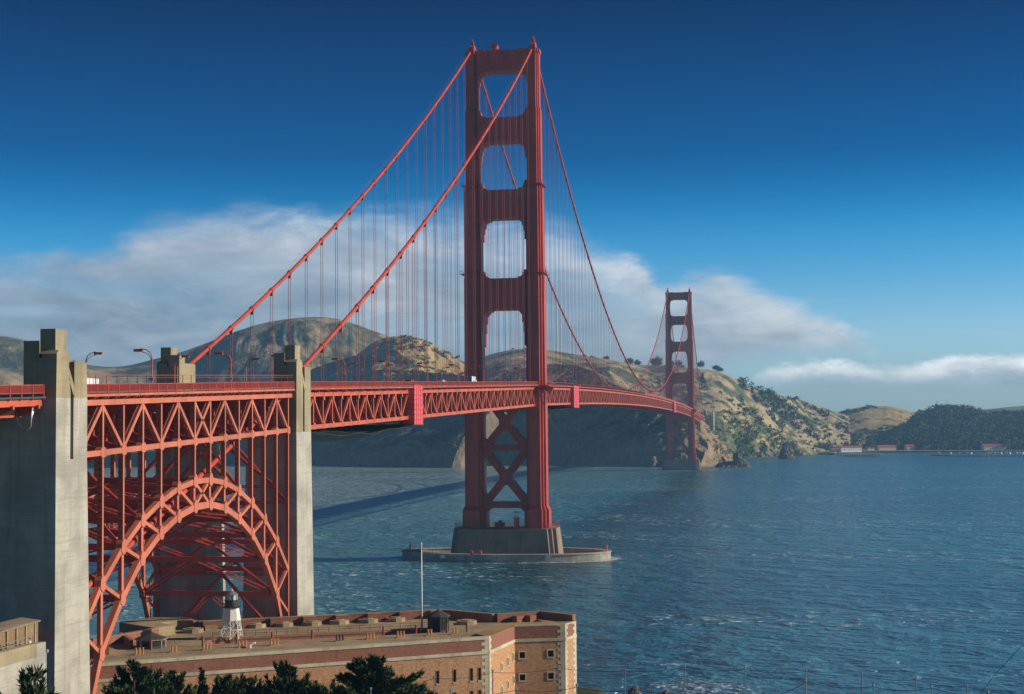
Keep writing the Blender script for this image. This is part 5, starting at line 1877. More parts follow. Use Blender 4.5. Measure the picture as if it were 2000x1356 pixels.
BAKERHILL=([ (1933,8,66),(1983,-7,76),(2035,-40,81),(2055,-62,78),(2086,-88,64),(2126,-123,41),(2155,-159,19),(2185,-196,3),(2214,-224,-2) ],[(1859,5,-2),(1852,-24,-2),(1952,-71,-2),(2099,-131,-2),(2128,-185,-2),(2140,-221,-2) ])
CLIFF=([ (2316,1301,99),(2113,1018,104),(2014,860,115),(1899,734,127),(1838,660,137),(1793,602,143),(1747,546,149),(1701,483,148),(1646,412,141),(1596,361,135),(1580,339,132),(1624,324,127),(1686,316,125),(1739,305,133),(1752,290,143),(1726,265,150),(1691,228,152),(1657,183,149),(1630,157,140),(1612,136,127),(1594,115,116),(1567,82,104),(1530,43,95),(1522,10,85),(1533,-13,69) ],[(3219,1731,-2),(2391,1132,-2),(1920,825,-2),(1690,665,-2),(1566,560,-2),(1513,489,-2),(1478,427,-2),(1435,350,-2),(1412,314,-2),(1459,307,-2),(1507,298,-2),(1554,288,-2),(1577,277,-2),(1567,256,-2),(1546,215,-2),(1518,166,-2),(1475,103,-2),(1434,57,-2),(1416,28,-2),(1412,0,-2),(1428,-18,-2) ])
LIMEPT=([ (1520,35,56),(1532,3,65),(1533,-13,65),(1544,-23,56),(1554,-32,44),(1565,-43,29),(1575,-56,14),(1585,-66,2) ],[(1395,27,-2),(1412,-18,-2),(1433,-39,-2),(1466,-69,-2) ])
WOODHILL=([ (2777,-366,24),(2823,-409,54),(2871,-441,74),(2868,-474,84),(2864,-507,87),(2859,-550,80),(2855,-582,66),(2851,-614,69),(2844,-656,71),(2834,-718,71),(2823,-780,71) ],[(2447,-343,4),(2383,-396,4),(2332,-687,4) ])
FARRIDGE=([ (5828,-426,93),(5824,-509,111),(5817,-611,104),(5810,-691,94),(5798,-812,99),(5779,-970,104),(5766,-1067,115),(5741,-1220,121),(5713,-1370,115) ],[(4829,-379,0),(4732,-1177,0) ])
sm = lambda a: (lambda t: t ** a)
scurve = lambda t: t * .55 + .45 * (t * t * (3 - 2 * t))
G_far = loft('far_hills', FARHILL, L_FAR, 420, 90, scurve, 95, 380, 900, 3, 1.1, 'scrub covered hills under the fog far behind the bridge')
G_gold = loft('golden_hill', GOLDHILL, L_GOLD, 300, 110, lambda t: t ** .9, 44, 170, 500, 9, 1.1, 'golden grass hill lit by the sun left of the near tower')
G_fog = loft('headland_hills', FOGHILL, L_FOG, 560, 130, scurve, 44, 230, 600, 21, .9, 'grass and scrub headland behind the far tower')
G_grass = loft('dry_grass_hill', GRASSHILL, L_GOLD, 200, 90, scurve, 22, 170, 500, 33, .8, 'dry grass hill at the right behind the wood')
G_baker = loft('green_hill', BAKERHILL, L_BAKER, 300, 130, lambda t: t ** .85, 16, 90, 220, 44, .9, 'green scrub slope running down to the cove right of the far tower')
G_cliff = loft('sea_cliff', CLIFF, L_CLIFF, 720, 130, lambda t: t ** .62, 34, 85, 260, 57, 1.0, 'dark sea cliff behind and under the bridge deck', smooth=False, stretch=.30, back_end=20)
G_lime = loft('rocky_point', LIMEPT, L_LIME, 190, 120, lambda t: t ** .7, 26, 48, 30, 63, 1.0, 'steep rocky point lit from the right beside the far tower', smooth=False, stretch=.35)
G_wood = loft('wooded_hill', WOODHILL, L_WOOD, 260, 90, lambda t: t ** .8, 18, 150, 500, 71, .9, 'dark wooded hill at the right edge')
G_ridge = loft('distant_ridge', FARRIDGE, L_FAR, 140, 30, scurve, 30, 400, 900, 83, .8, 'faint distant ridge at the right edge')


# ------------------------------------------------------------------ foliage made of many small leaf-clump faces
rng = np.random.default_rng(7)


def clump_quads(c, rx, rz, n, size, rg):
    """n leaf-clump faces spread through an uneven ellipsoid"""
    d = rg.normal(size=(n, 3)); d /= np.linalg.norm(d, axis=1)[:, None]
    rad = rg.uniform(.55, 1.0, n) ** .6
    lob = 1 + .28 * np.sin(d[:, 0] * 5 + rg.uniform(0, 6)) * np.sin(d[:, 1] * 4 + rg.uniform(0, 6)) + .18 * np.sin(d[:, 2] * 6 + rg.uniform(0, 6))
    p = d * (rad * lob)[:, None] * np.array([rx, rx, rz]) + np.array(c)
    nrm = d + rg.normal(size=(n, 3)) * .55
    nrm /= np.linalg.norm(nrm, axis=1)[:, None]
    a = np.cross(nrm, rg.normal(size=(n, 3))); a /= np.linalg.norm(a, axis=1)[:, None]
    b = np.cross(nrm, a)
    s = (size * rg.uniform(.6, 1.4, n))[:, None]
    q = np.stack([p - a * s - b * s * .7, p + a * s - b * s * .5, p + a * s * .7 + b * s, p - a * s * .8 + b * s * .8], 1)
    return q.reshape(-1, 3)


def quads_object(name, Q, mat, parent=None, base=(0, 0, 0)):
    V = Q - np.array(base)
    n = len(V) // 4
    me = bpy.data.meshes.new(name)
    me.vertices.add(len(V)); me.vertices.foreach_set('co', V.ravel())
    me.loops.add(len(V)); me.loops.foreach_set('vertex_index', np.arange(len(V), dtype=np.int32))
    me.polygons.add(n); me.polygons.foreach_set('loop_start', np.arange(0, len(V), 4, dtype=np.int32))
    me.update(calc_edges=True)
    me.materials.append(mat)
    o = bpy.data.objects.new(name, me); COL.objects.link(o)
    if parent: o.parent = parent; o.location = Vector(base) - wloc(parent)
    else: o.location = base
    WL[o.name] = Vector(base)
    return o


def foliage(name, c, c2, sc=.08):
    m, nt, b, P = new_mat(name)
    n1 = noise_n(nt, P, sc, 4.0, .6)
    n2 = noise_n(nt, P, sc * 14, 3.0, .6)
    col = mix_n(nt, map_n(nt, n1, .35, .65), c, c2)
    col = mix_n(nt, math_n(nt, 'MULTIPLY', map_n(nt, n2, .45, .7), .5), col, tuple(x * 1.7 for x in c2))
    nt.links.new(col, b.inputs['Base Color'])
    b.inputs['Roughness'].default_value = .8
    b.inputs['Specular IOR Level'].default_value = .2
    return m


F_WOOD = foliage('wood_leaves', (.040, .062, .028), (.095, .115, .050), .022)
F_SCRUB = foliage('scrub_leaves', (.080, .098, .042), (.130, .145, .064), .03)
F_GREEN = foliage('bright_leaves', (.075, .115, .035), (.11, .14, .05), .05)
M_BARK = plain('bark', (.07, .05, .035), .9)


def scatter(name, G, n, keep, rx, rz, nq, size, mat, label, kind='stuff', lift=.6):
    out = []
    nr, nu, _ = G.shape
    tries = 0
    while len(out) < n and tries < n * 30:
        tries += 1
        i, j = rng.integers(0, nr), rng.integers(0, nu)
        p = G[i, j]
        if not keep(p, i / nr, j / nu): continue
        k = rng.uniform(.6, 1.3)
        out.append(clump_quads((p[0] + rng.normal() * 3, p[1] + rng.normal() * 3, p[2] + rz * k * lift), rx * k, rz * k * rng.uniform(.8, 1.3), nq, size, rng))
    if not out: return
    o = quads_object(name, np.concatenate(out), mat)
    o['kind'] = kind
    if label: o['label'] = label


def nz(p, lam, seed): return float(fbm(np.array([p[0] / lam]), np.array([p[1] / lam]), 3, seed)[0])


scatter('wood', G_wood, 1500, lambda p, t, u: nz(p, 120, 5) > .34 or t > .6, 6.5, 7.5, 46, 1.5, F_WOOD, 'dark mixed wood covering the hill at the right edge')
scatter('woodland', G_fog, 240, lambda p, t, u: u > .58 and nz(p, 150, 8) > .60 and t > .1, 6.0, 6.0, 30, 1.5, F_WOOD, 'patches of dark woodland on the headland behind the far tower')
scatter('scrub', G_fog, 420, lambda p, t, u: nz(p, 90, 12) > .57, 4.2, 2.0, 12, 1.5, F_SCRUB, 'scattered scrub on the headland slopes')
scatter('scrub', G_grass, 260, lambda p, t, u: nz(p, 110, 15) > .62, 5.0, 2.6, 16, 1.6, F_WOOD, 'scattered dark scrub on the dry grass hill')
scatter('scrub', G_baker, 650, lambda p, t, u: nz(p, 55, 18) > .54, 3.0, 1.8, 14, 1.0, F_SCRUB, 'scrub on the green slope above the cove')
scatter('bushes', G_baker, 110, lambda p, t, u: t < .32 and u < .55 and nz(p, 40, 24) > .4, 4.2, 4.2, 34, 1.0, F_GREEN, 'bright green bushes at the foot of the slope above the cove')
scatter('scrub', G_gold, 420, lambda p, t, u: nz(p, 80, 28) > .62, 4.4, 1.9, 12, 1.5, F_SCRUB, 'dark scrub on the golden hill')
scatter('scrub', G_cliff, 500, lambda p, t, u: t > .7 and nz(p, 50, 31) > .42, 3.4, 2.2, 12, 1.1, F_SCRUB, 'scrub along the top of the dark cliff')
scatter('scrub', G_lime, 90, lambda p, t, u: nz(p, 22, 36) > .55 and t > .3, 2.0, 1.4, 12, .7, F_SCRUB, 'scrub on the rocky point')

# the low shore at the right with its trees
m = MB()
m.prism([(2140, -221), (2185, -222), (2230, -226), (2297, -238), (2299, -312), (2272, -476), (2288, -578), (2280, -800), (3300, -900), (3400, -150), (2560, -120), (2200, -150)], 'z', -2, 3.0)
M_SHORE = land('shore_ground', (.36, .29, .18), (.10, .11, .06), (.3, .25, .2), .6, .03, (.3, .5), .2, .5)
tag(m.build('shore', M_SHORE), 'flat shore with quay and lawns at the right', kind='structure')
m = MB()
sw = [(2140, -221), (2297, -238), (2299, -312), (2272, -476), (2288, -578), (2280, -800)]
for a, b2 in zip(sw[1:-1], sw[2:]):
    m.beam((a[0] - .6, a[1], 1.0), (b2[0] - .6, b2[1], 1.0), .8, 5.2)
tag(m.build('quay_wall', M_PALE), 'long pale quay wall along the shore at the right', 'wall')
out = []
k = 0
while k < 330:
    x, y = rng.uniform(2330, 2760), rng.uniform(-620, -150)
    if y > -170 - (x - 2330) * .05 or nz((x, y), 60, 44) < .42 or (x < 2440 and -560 < y < -235): continue
    s = rng.uniform(.7, 1.35)
    out.append(clump_quads((x, y, 3 + 6.5 * s), 5.2 * s, 6.5 * s, 46, 1.3, rng)); k += 1
o = quads_object('grove', np.concatenate(out), F_WOOD)
tag(o, 'dark grove of trees behind the red roofed buildings on the shore', kind='stuff')


def far_tree(x, y, z, h, r, label, mat=None, lobes=4, grp='single trees on the far shore'):
    p = empty('tree', (x, y, z))
    tag(p, label, 'tree', grp)
    m = MB(); m.tube([(x, y, z - 1), (x + .2, y, z + h * .35), (x - .3, y + .4, z + h * .75)], [r * .11, r * .08, r * .03], 6)
    for a in (0.4, 2.3, 4.4):
        m.tube([(x, y, z + h * .32), (x + r * .5 * math.cos(a), y + r * .5 * math.sin(a), z + h * .6)], [r * .05, r * .02], 5)
    m.build('trunk', M_BARK, p)
    q = []
    for l in range(lobes):
        a = 6.28 * l / lobes + rng.uniform(0, 1)
        q.append(clump_quads((x + r * .42 * math.cos(a), y + r * .42 * math.sin(a), z + h * (.40 + .14 * (l % 3))), r * .66, h * .33, 130, r * .12, rng))
    quads_object('crown', np.concatenate(q), mat or F_WOOD, p, (x, y, z))


def on(G, u, t):
    p = G[min(int(t * (G.shape[0] - 1)), G.shape[0] - 1), min(int(u * (G.shape[1] - 1)), G.shape[1] - 1)]
    return p


RIDGE_TREES = [(2662, 190, 186, 15, 10, 'broad dark tree on the ridge between the near tower and the far cable'), (2650, 172, 184, 12, 8, 'smaller tree beside the broad one on the ridge left of the far tower'),
               (2602, 128, 180, 20, 13, 'large round dark tree on the ridge just left of the far tower'), (2575, 96, 178, 12, 9, 'low spreading tree right of the large round one on the ridge'), (2560, 78, 178, 11, 8, 'tree at the right end of the ridge group left of the far tower'),
               (2700, 245, 198, 10, 7, 'small tree on the ridge right of the near tower'), (2545, 32, 175, 12, 8, 'tree seen through the far tower'), (2488, -2, 166, 10, 8, 'small tree on the hilltop right of the far tower'),
               (2484, -10, 163, 8, 7, 'low tree at the brow of the hill right of the far tower')]
for x, y, z, h, r, l in RIDGE_TREES:
    far_tree(x, y, z, h, r, l)
for x, y, h, r, l in ((2395, -268, 21, 8, 'tall tree left of the red roofed sheds on the shore'), (2372, -252, 18, 7, 'round tree beside the long white building on the shore'), (2420, -300, 23, 9, 'largest pale green tree behind the shore sheds'), (2350, -215, 16, 7, 'tree at the left end of the shore buildings'),
                       (2440, -352, 18, 8, 'tree above the middle red roofed shed'), (2445, -398, 20, 9, 'tree above the right hand red roofed shed'), (2430, -452, 19, 8, 'tree behind the right end of the shore sheds'), (2425, -495, 17, 8, 'tree behind the marina building')):
    far_tree(x, y, 3, h, r, l, F_SCRUB)

# ------------------------------------------------------------------ rocks in the water
def rock(name, pts, label, seed, cat='rock', mat=None):
    """pts: (x, y, z, r) blobs merged into one crag with sharp displacement"""
    bm = bmesh.new()
    allq = []
    cx = sum(p[0] for p in pts) / len(pts); cy = sum(p[1] for p in pts) / len(pts)
    ztop = max(p[2] for p in pts)
    R0 = max(math.hypot(p[0] - cx, p[1] - cy) + p[3] for p in pts)
    n, k = 56, 40
    vs, fs = [], []
    for j in range(k + 1):
        f = j / k
        for i in range(n):
            a = 2 * math.pi * i / n
            # outline radius at height f
            best = 0
            dx, dy = math.cos(a), math.sin(a)
            for px, py, pz, pr in pts:
                h = 1 - min(1.0, f * ztop / pz) if pz > 0 else 0
                if h <= 0: continue
                w = pr * h ** .62
                ox, oy = px - cx, py - cy
                bb = ox * dx + oy * dy
                disc = bb * bb - (ox * ox + oy * oy) + w * w
                if disc > 0: best = max(best, bb + math.sqrt(disc))
            nse = fbm(np.array([a * 3.1 + seed]), np.array([f * 5.0 + seed]), 5, seed, True)[0]
            rr = best * (.72 + .55 * nse)
            vs.append((cx + dx * rr, cy + dy * rr, -2 + f * (ztop + 2) + (nse - .5) * ztop * .12 * (f > .05)))
    for j in range(k):
        for i in range(n):
            fs.append((j * n + i, j * n + (i + 1) % n, (j + 1) * n + (i + 1) % n, (j + 1) * n + i))
    fs.append(tuple(k * n + i for i in range(n)))
    m = MB(); m.add(vs, fs)
    o = m.build(name, mat or L_ROCK, None)
    tag(o, label, cat)
    return o


rock('sea_stack', [(1862, -134, 24.7, 11), (1862, -139, 17, 9), (1861, -129, 15, 7)], 'tall pointed rock standing alone in the water of the cove', 3)
rock('sea_rock', [(1404, -55, 8, 17), (1402, -67, 18, 9), (1403, -75, 9, 8), (1404, -47, 7, 9)], 'low dark rock with a pointed hump at the tip of the rocky point', 8)
rock('sea_rock', [(1500, -104, 1.4, 4)], 'tiny rock breaking the water right of the rocky point', 11)
rock('sea_rock', [(1432, 330, 18, 10), (1436, 324, 11, 10)], 'rock at the foot of the dark cliff left of the near tower', 14)
rock('sea_rock', [(1413, 45, 14, 9), (1418, 38, 8, 8)], 'rock at the foot of the cliff left of the far tower', 15)
for i, (x, y, r) in enumerate(((-339, -79, 3.0), (-332, -85, 2.6), (-344, -83, 2.2), (-335, -92, 2.0))):
    rock('shore_rock', [(x, y, 1.7, r)], ['dark rock at the fort corner waterline', 'second dark rock at the waterline beyond the fort corner', 'small rock beside the fort corner', 'outermost small rock off the fort corner'][i], 20 + i)

# ------------------------------------------------------------------ buildings on the far shore
M_REDROOF = plain('red_tile_roof', (.36, .075, .055), .8)
M_CREAM = plain('cream_wall', (.66, .60, .47), .8)
M_WHITEW = plain('white_wall', (.86, .85, .80), .8)
M_OCHRE = plain('ochre_wall', (.55, .38, .16), .8)


def house(x, y, L, W, hw, hr, ang, wall, label, z=3.0, roof=None, nwin=5, name='shed', cat='building', grp='red roofed buildings on the far shore'):
    ang += .45
    p = empty(name, (x, y, z))
    tag(p, label, cat, grp)
    ax = Vector((math.cos(ang), math.sin(ang), 0)); bx = Vector((-ax.y, ax.x, 0)); c = Vector((x, y, 0))
    def Q(l, w, zz): v = c + ax * l + bx * w; return (v.x, v.y, z + zz)
    m = MB()
    m.hexa([Q(-L / 2, -W / 2, -1), Q(L / 2, -W / 2, -1), Q(L / 2, W / 2, -1), Q(-L / 2, W / 2, -1), Q(-L / 2, -W / 2, hw), Q(L / 2, -W / 2, hw), Q(L / 2, W / 2, hw), Q(-L / 2, W / 2, hw)])
    for s in (-1, 1):
        m.add([Q(s * L / 2, -W / 2, hw), Q(s * L / 2, W / 2, hw), Q(s * L / 2, 0, hw + hr), Q(s * (L / 2 - .2), -W / 2, hw), Q(s * (L / 2 - .2), W / 2, hw), Q(s * (L / 2 - .2), 0, hw + hr)], [(0, 1, 2), (3, 5, 4), (0, 2, 5, 3), (1, 4, 5, 2), (0, 3, 4, 1)])
    m.build('wall', wall, p)
    m = MB()
    e = .5
    for s in (-1, 1):
        a = [Q(-L / 2 - e, s * (W / 2 + e), hw - .2), Q(L / 2 + e, s * (W / 2 + e), hw - .2), Q(L / 2 + e, 0, hw + hr + .15), Q(-L / 2 - e, 0, hw + hr + .15)]
        b2 = [(v[0], v[1], v[2] + .3) for v in a]
        m.hexa(a + b2)
    m.build('roof', roof or M_REDROOF, p)
    for s in (-1, 1):
        for k in range(nwin):
            w = MB()
            l0 = -L / 2 + L * (k + .5) / nwin
            a = [Q(l0 - .7, s * (W / 2 + .03), hw * .35), Q(l0 + .7, s * (W / 2 + .03), hw * .35), Q(l0 + .7, s * (W / 2 - .1), hw * .35), Q(l0 - .7, s * (W / 2 - .1), hw * .35)]
            w.hexa(a + [(v[0], v[1], z + hw * .75) for v in a])
            w.build('window', M_GLASS, p)
    return p


PIH = math.pi / 2
house(2268, -254, 44, 12, 7.5, 3.2, PIH + .05, M_WHITEW, 'long cream building with a red roof at the left end of the shore', nwin=9)
house(2270, -226, 14, 9, 4.5, 2.4, PIH, M_CREAM, 'small pale shed left of the long cream building')
house(2410, -330, 38, 11, 5.5, 4.0, PIH, M_CREAM, 'dark red roofed shed, first of three in the row behind the quay', nwin=7)
house(2404, -379, 30, 11, 6, 4.2, PIH, M_WHITEW, 'red roofed shed with white gable in the middle of the row behind the quay', nwin=6)
house(2400, -412, 26, 11, 6, 4.2, PIH, M_WHITEW, 'red roofed shed with white gable right of the middle one', nwin=5)
house(2397, -443, 24, 10, 5, 3.6, PIH, M_WHITEW, 'right hand red roofed shed in the row behind the quay', nwin=5)
house(2357, -525, 48, 13, 7, 4, PIH - .1, M_WHITEW, 'long red roofed building behind the marina masts', nwin=9)
house(2420, -300, 14, 9, 5, 3, PIH, M_WHITEW, 'small white gabled house among the trees left of the sheds')
house(2484, -203, 13, 10, 8, 4, .4, M_WHITEW, 'white house with an orange red roof among the trees on the slope', z=14)
house(2500, -218, 12, 9, 6, 3, .2, M_WHITEW, 'white house with low roof right of the orange roofed one on the slope', z=13, roof=M_CARG)
house(2190, -186, 7, 6, 5, 3.5, .3, M_WHITEW, 'tiny white gabled hut at the foot of the green slope')
house(2560, -160, 14, 9, 6, 2.5, .2, M_WHITEW, 'pale flat roofed house high among the trees', z=22, roof=M_CARG)
house(2440, -425, 32, 10, 7, 4, PIH, M_CREAM, 'dark red roofed house behind the row of sheds', z=7)
m = empty('battery_wall', (1995, -78, 0)); tag(m, 'low ochre stone building at the waterline under the green slope', 'building')
w = MB(); w.box(1992, 2000, -83, -60, -1, 6.2); w.box(1992, 1999, -95, -84.5, -1, 6.8); w.build('wall', M_OCHRE, m)
w = MB(); w.box(1991.5, 2000.5, -83.4, -59.6, 6.2, 6.7); w.box(1991.5, 1999.5, -95.4, -84.2, 6.8, 7.3); w.build('roof', M_CREAM, m)
for k in range(5):
    w = MB(); w.box(1991.96, 1992.2, -80 + k * 4.2, -78.8 + k * 4.2, 2.6, 4.2); w.build('window', M_BLACK, m)
# light station on the rocky tip
m = empty('light_station', (1402.5, -71, 6)); tag(m, 'small white light station building on the dark rock at the point', 'building')
w = MB(); w.box(1400, 1405, -78, -73, 3, 9.6); w.box(1401, 1404, -72.4, -69.6, 6, 12.5); w.build('wall', M_WHITEW, m)
w = MB(); w.box(1399.6, 1405.4, -78.4, -72.6, 9.6, 10.1); w.box(1400.8, 1404.2, -72.6, -69.4, 12.5, 13.0); w.build('roof', M_CREAM, m)
w = MB(); w.box(1399.95, 1400.2, -76.5, -75.2, 6, 8.2); w.build('window', M_BLACK, m)
w = MB(); w.box(1399, 1402, -80.5, -78.2, 1.0, 4.2); tag(w.build('fog_signal_hut', M_OCHRE), 'small reddish hut at the outer end of the dark rock', 'hut')
w = MB(); w.box(1399.5, 1402, -45.6, -42.6, 5.5, 9.4); w.prism([(-45.9, 9.4), (-42.3, 9.4), (-44.1, 10.8)], 'x', 1399.2, 1402.3); tag(w.build('white_hut', M_WHITEW), 'tiny white hut at the foot of the rocky point', 'hut')

# pier and breakwater
pr = empty('fishing_pier', (2070, -245, 0)); tag(pr, 'dark timber pier on piles reaching into the cove', 'pier')
w = MB()
w.beam((2180, -200, 3.0), (2080, -255, 3.0), 5, .6); w.prism([(2085, -236), (2003, -232), (1990, -292), (2020, -296), (2082, -262)], 'z', 2.7, 3.4)
w.build('deck', M_PIER, pr)
w = MB()
for k in range(16):
    x, y = 2175 - 6.1 * k, -203 - 3.4 * k
    w.tube([(x, y, -2), (x, y, 2.8)], .35, 6)
for k in range(14):
    w.tube([(2002 - k * .8, -234 - 4.3 * k, -2), (2002 - k * .8, -234 - 4.3 * k, 2.8)], .35, 6)
w.build('pile', M_TIMBER, pr)
w = MB()
bwp = [(2032, -380), (1985, -388), (1955, -400), (1936, -434), (1933, -470), (1931, -530), (1930, -620)]
for (a, b2) in zip(bwp[:-1], bwp[1:]):
    n = int(math.hypot(b2[0] - a[0], b2[1] - a[1]) / 2.2)
    for k in range(n):
        t = k / n
        for r_ in range(3):
            x, y = a[0] + (b2[0] - a[0]) * t + rng.normal() * 1.4, a[1] + (b2[1] - a[1]) * t + rng.normal() * 1.4
            s = rng.uniform(.9, 1.7)
            w.frustum((x, y), s * 1.3, s * .6, -1.5, rng.uniform(.9, 2.2), 5, rng.uniform(0, 3))
tag(w.build('breakwater', L_ROCK), 'low dark rock breakwater in front of the marina', 'breakwater')


def sailboat(x, y, h, label, ang):
    p = empty('sailboat', (x, y, 0)); tag(p, label, 'sailboat', 'sailing boats moored in the marina')
    p.rotation_euler.z = ang
    w = MB(); w.add([(x - 4.5, y - 1.2, .1), (x + 2.5, y - 1.4, .1), (x + 5, y, .2), (x + 2.5, y + 1.4, .1), (x - 4.5, y + 1.2, .1), (x - 4.7, y - 1.5, 1.4), (x + 2.8, y - 1.7, 1.5), (x + 6, y, 1.8), (x + 2.8, y + 1.7, 1.5), (x - 4.7, y + 1.5, 1.4)],
                    [(4, 3, 2, 1, 0), (5, 6, 7, 8, 9), (0, 1, 6, 5), (1, 2, 7, 6), (2, 3, 8, 7), (3, 4, 9, 8), (4, 0, 5, 9)])
    w.build('hull', M_WHITE, p)
    w = MB(); w.prism([(x - 2.5, 1.4), (x + 2, 1.5), (x + 1.2, 2.3), (x - 2.3, 2.3)], 'y', y - .9, y + .9); w.build('cabin', M_WHITEW, p)
    w = MB(); w.tube([(x + .8, y, 1.5), (x + .8, y, h)], [.16, .10], 6); w.tube([(x + .7, y, 2.9), (x - 3.6, y, 2.8)], .12, 6); w.build('mast', M_WHITE, p)


for i, (x, y, h) in enumerate(((2162, -453, 15), (2160, -459, 12), (2152, -487, 16), (2151, -492, 14), (2149, -497, 15), (2145, -508, 12), (2143, -517, 13), (2141, -522, 15), (2138, -533, 14), (2136, -538, 16), (2135, -543, 15), (2170, -425, 12), (2175, -405, 17), (2146, -503, 10), (2166, -440, 11))):
    sailboat(x, y, h, 'one of the moored sailing boats whose masts stand in front of the marina building', rng.uniform(-.5, .5))

# ------------------------------------------------------------------ water
def water_mat():
    m, nt, b, P = new_mat('sea_water')
    flat = scale_vec(nt, P, (1, 1, 0))
    w1 = noise_n(nt, scale_vec(nt, flat, (1.0, .8, 1)), .07, 3.0, .55, .3)
    w2 = noise_n(nt, scale_vec(nt, flat, (1.0, .7, 1)), .22, 4.0, .62, .4)
    w3 = noise_n(nt, scale_vec(nt, flat, (1.0, .6, 1)), .75, 3.0, .6, .3)
    big = noise_n(nt, scale_vec(nt, flat, (.6, 1, 1)), .0035, 4.0, .55, .6)
    h = math_n(nt, 'ADD', math_n(nt, 'ADD', math_n(nt, 'MULTIPLY', w1, 3.4), math_n(nt, 'MULTIPLY', w2, 1.5)), math_n(nt, 'MULTIPLY', w3, .38))
    bp = N(nt, "ShaderNodeBump"); bp.inputs['Strength'].default_value = 1.0; bp.inputs['Distance'].default_value = 2.1
    nt.links.new(h, bp.inputs['Height']); nt.links.new(bp.outputs[0], b.inputs['Normal'])
    deep = mix_n(nt, map_n(nt, big, .38, .62), (.005, .135, .215), (.018, .205, .262))
    # silty green shallows towards the near shore on the ocean side
    sp = N(nt, "ShaderNodeSeparateXYZ"); nt.links.new(P, sp.inputs[0])
    sh = map_n(nt, math_n(nt, 'ADD', sp.outputs[1], math_n(nt, 'MULTIPLY', math_n(nt, 'SUBTRACT', big, .5), 260)), -70, 100)
    deep = mix_n(nt, math_n(nt, 'MULTIPLY', sh, .85), deep, (.060, .330, .300))
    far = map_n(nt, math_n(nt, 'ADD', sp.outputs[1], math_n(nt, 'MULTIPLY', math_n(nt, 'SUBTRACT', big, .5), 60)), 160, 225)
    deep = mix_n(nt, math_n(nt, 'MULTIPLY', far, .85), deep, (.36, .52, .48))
    # dark band painted in where the deck blocks the sky's reflection, and pale current streaks
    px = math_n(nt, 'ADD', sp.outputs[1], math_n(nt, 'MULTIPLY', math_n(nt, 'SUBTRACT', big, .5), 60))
    deck_dim = math_n(nt, 'MULTIPLY', map_n(nt, math_n(nt, 'ABSOLUTE', math_n(nt, 'ADD', px, 22)), 4, 36, 1, 0), map_n(nt, sp.outputs[0], -190, -40))
    deep = mix_n(nt, math_n(nt, 'MULTIPLY', deck_dim, .85), deep, (.010, .055, .060))
    cur = noise_n(nt, scale_vec(nt, flat, (1, .22, 1)), .010, 5.0, .62, .8)
    deep = mix_n(nt, math_n(nt, 'MULTIPLY', map_n(nt, cur, .54, .70), .42), deep, (.045, .25, .29))
    deep = mix_n(nt, math_n(nt, 'MULTIPLY', map_n(nt, cur, .46, .32), .45), deep, (.003, .075, .13))
    # whitecaps: only on the crests of the short waves, gathered in wind streaks
    streak = noise_n(nt, scale_vec(nt, flat, (1, .35, 1)), .012, 4.0, .6, .5)
    cap = map_n(nt, math_n(nt, 'ADD', math_n(nt, 'MULTIPLY', w2, .6), math_n(nt, 'MULTIPLY', w3, .4)), .545, .625)
    cap = math_n(nt, 'MULTIPLY', cap, map_n(nt, math_n(nt, 'ADD', streak, math_n(nt, 'MULTIPLY', sh, .05)), .50, .62))
    # breaking water off the fort corner
    vd = N(nt, "ShaderNodeVectorMath"); vd.operation = 'DISTANCE'; nt.links.new(P, vd.inputs[0]); vd.inputs[1].default_value = (-322.0, -98.0, 0)
    vd2 = N(nt, "ShaderNodeVectorMath"); vd2.operation = 'DISTANCE'; nt.links.new(P, vd2.inputs[0]); vd2.inputs[1].default_value = (-338.0, -118.0, 0)
    near = math_n(nt, 'MAXIMUM', map_n(nt, vd.outputs['Value'], 4, 24, 1, 0), map_n(nt, vd2.outputs['Value'], 2, 13, 1, 0))
    # white water along the fender ring
    ex = math_n(nt, 'DIVIDE', sp.outputs[0], 22.5); ey = math_n(nt, 'DIVIDE', math_n(nt, 'SUBTRACT', sp.outputs[1], .8), 47.5)
    er = math_n(nt, 'SQRT', math_n(nt, 'ADD', math_n(nt, 'MULTIPLY', ex, ex), math_n(nt, 'MULTIPLY', ey, ey)))
    near = math_n(nt, 'MAXIMUM', near, map_n(nt, er, 1.0, 1.20, 1.5, 0))
    lace = noise_n(nt, flat, .55, 6.0, .7, 1.2)
    cap = math_n(nt, 'MAXIMUM', cap, map_n(nt, math_n(nt, 'ADD', lace, math_n(nt, 'MULTIPLY', near, .17)), .65, .80))
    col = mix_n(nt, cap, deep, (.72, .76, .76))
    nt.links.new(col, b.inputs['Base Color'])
    nt.links.new(math_n(nt, 'ADD', .16, math_n(nt, 'MULTIPLY', cap, .6)), b.inputs['Roughness'])
    b.inputs['IOR'].default_value = 1.4
    gl = N(nt, "ShaderNodeBsdfGlossy"); gl.inputs['Roughness'].default_value = .32; gl.inputs['Color'].default_value = (.52, .84, 1.0, 1)
    nt.links.new(bp.outputs[0], gl.inputs['Normal'])
    nt.links.new(mix_n(nt, sh, (.52, .84, 1.0), (.86, 1.0, 1.0)), gl.inputs['Color'])
    mx = N(nt, "ShaderNodeMixShader")
    nt.links.new(math_n(nt, 'MULTIPLY', math_n(nt, 'SUBTRACT', 1.0, cap), math_n(nt, 'SUBTRACT', math_n(nt, 'ADD', .36, math_n(nt, 'MULTIPLY', sh, .14)), math_n(nt, 'MULTIPLY', deck_dim, .20))), mx.inputs[0])
    nt.links.new(b.outputs[0], mx.inputs[1]); nt.links.new(gl.outputs[0], mx.inputs[2])
    om = [n for n in nt.nodes if n.type == 'OUTPUT_MATERIAL'][0]
    nt.links.new(mx.outputs[0], om.inputs['Surface'])
    return m


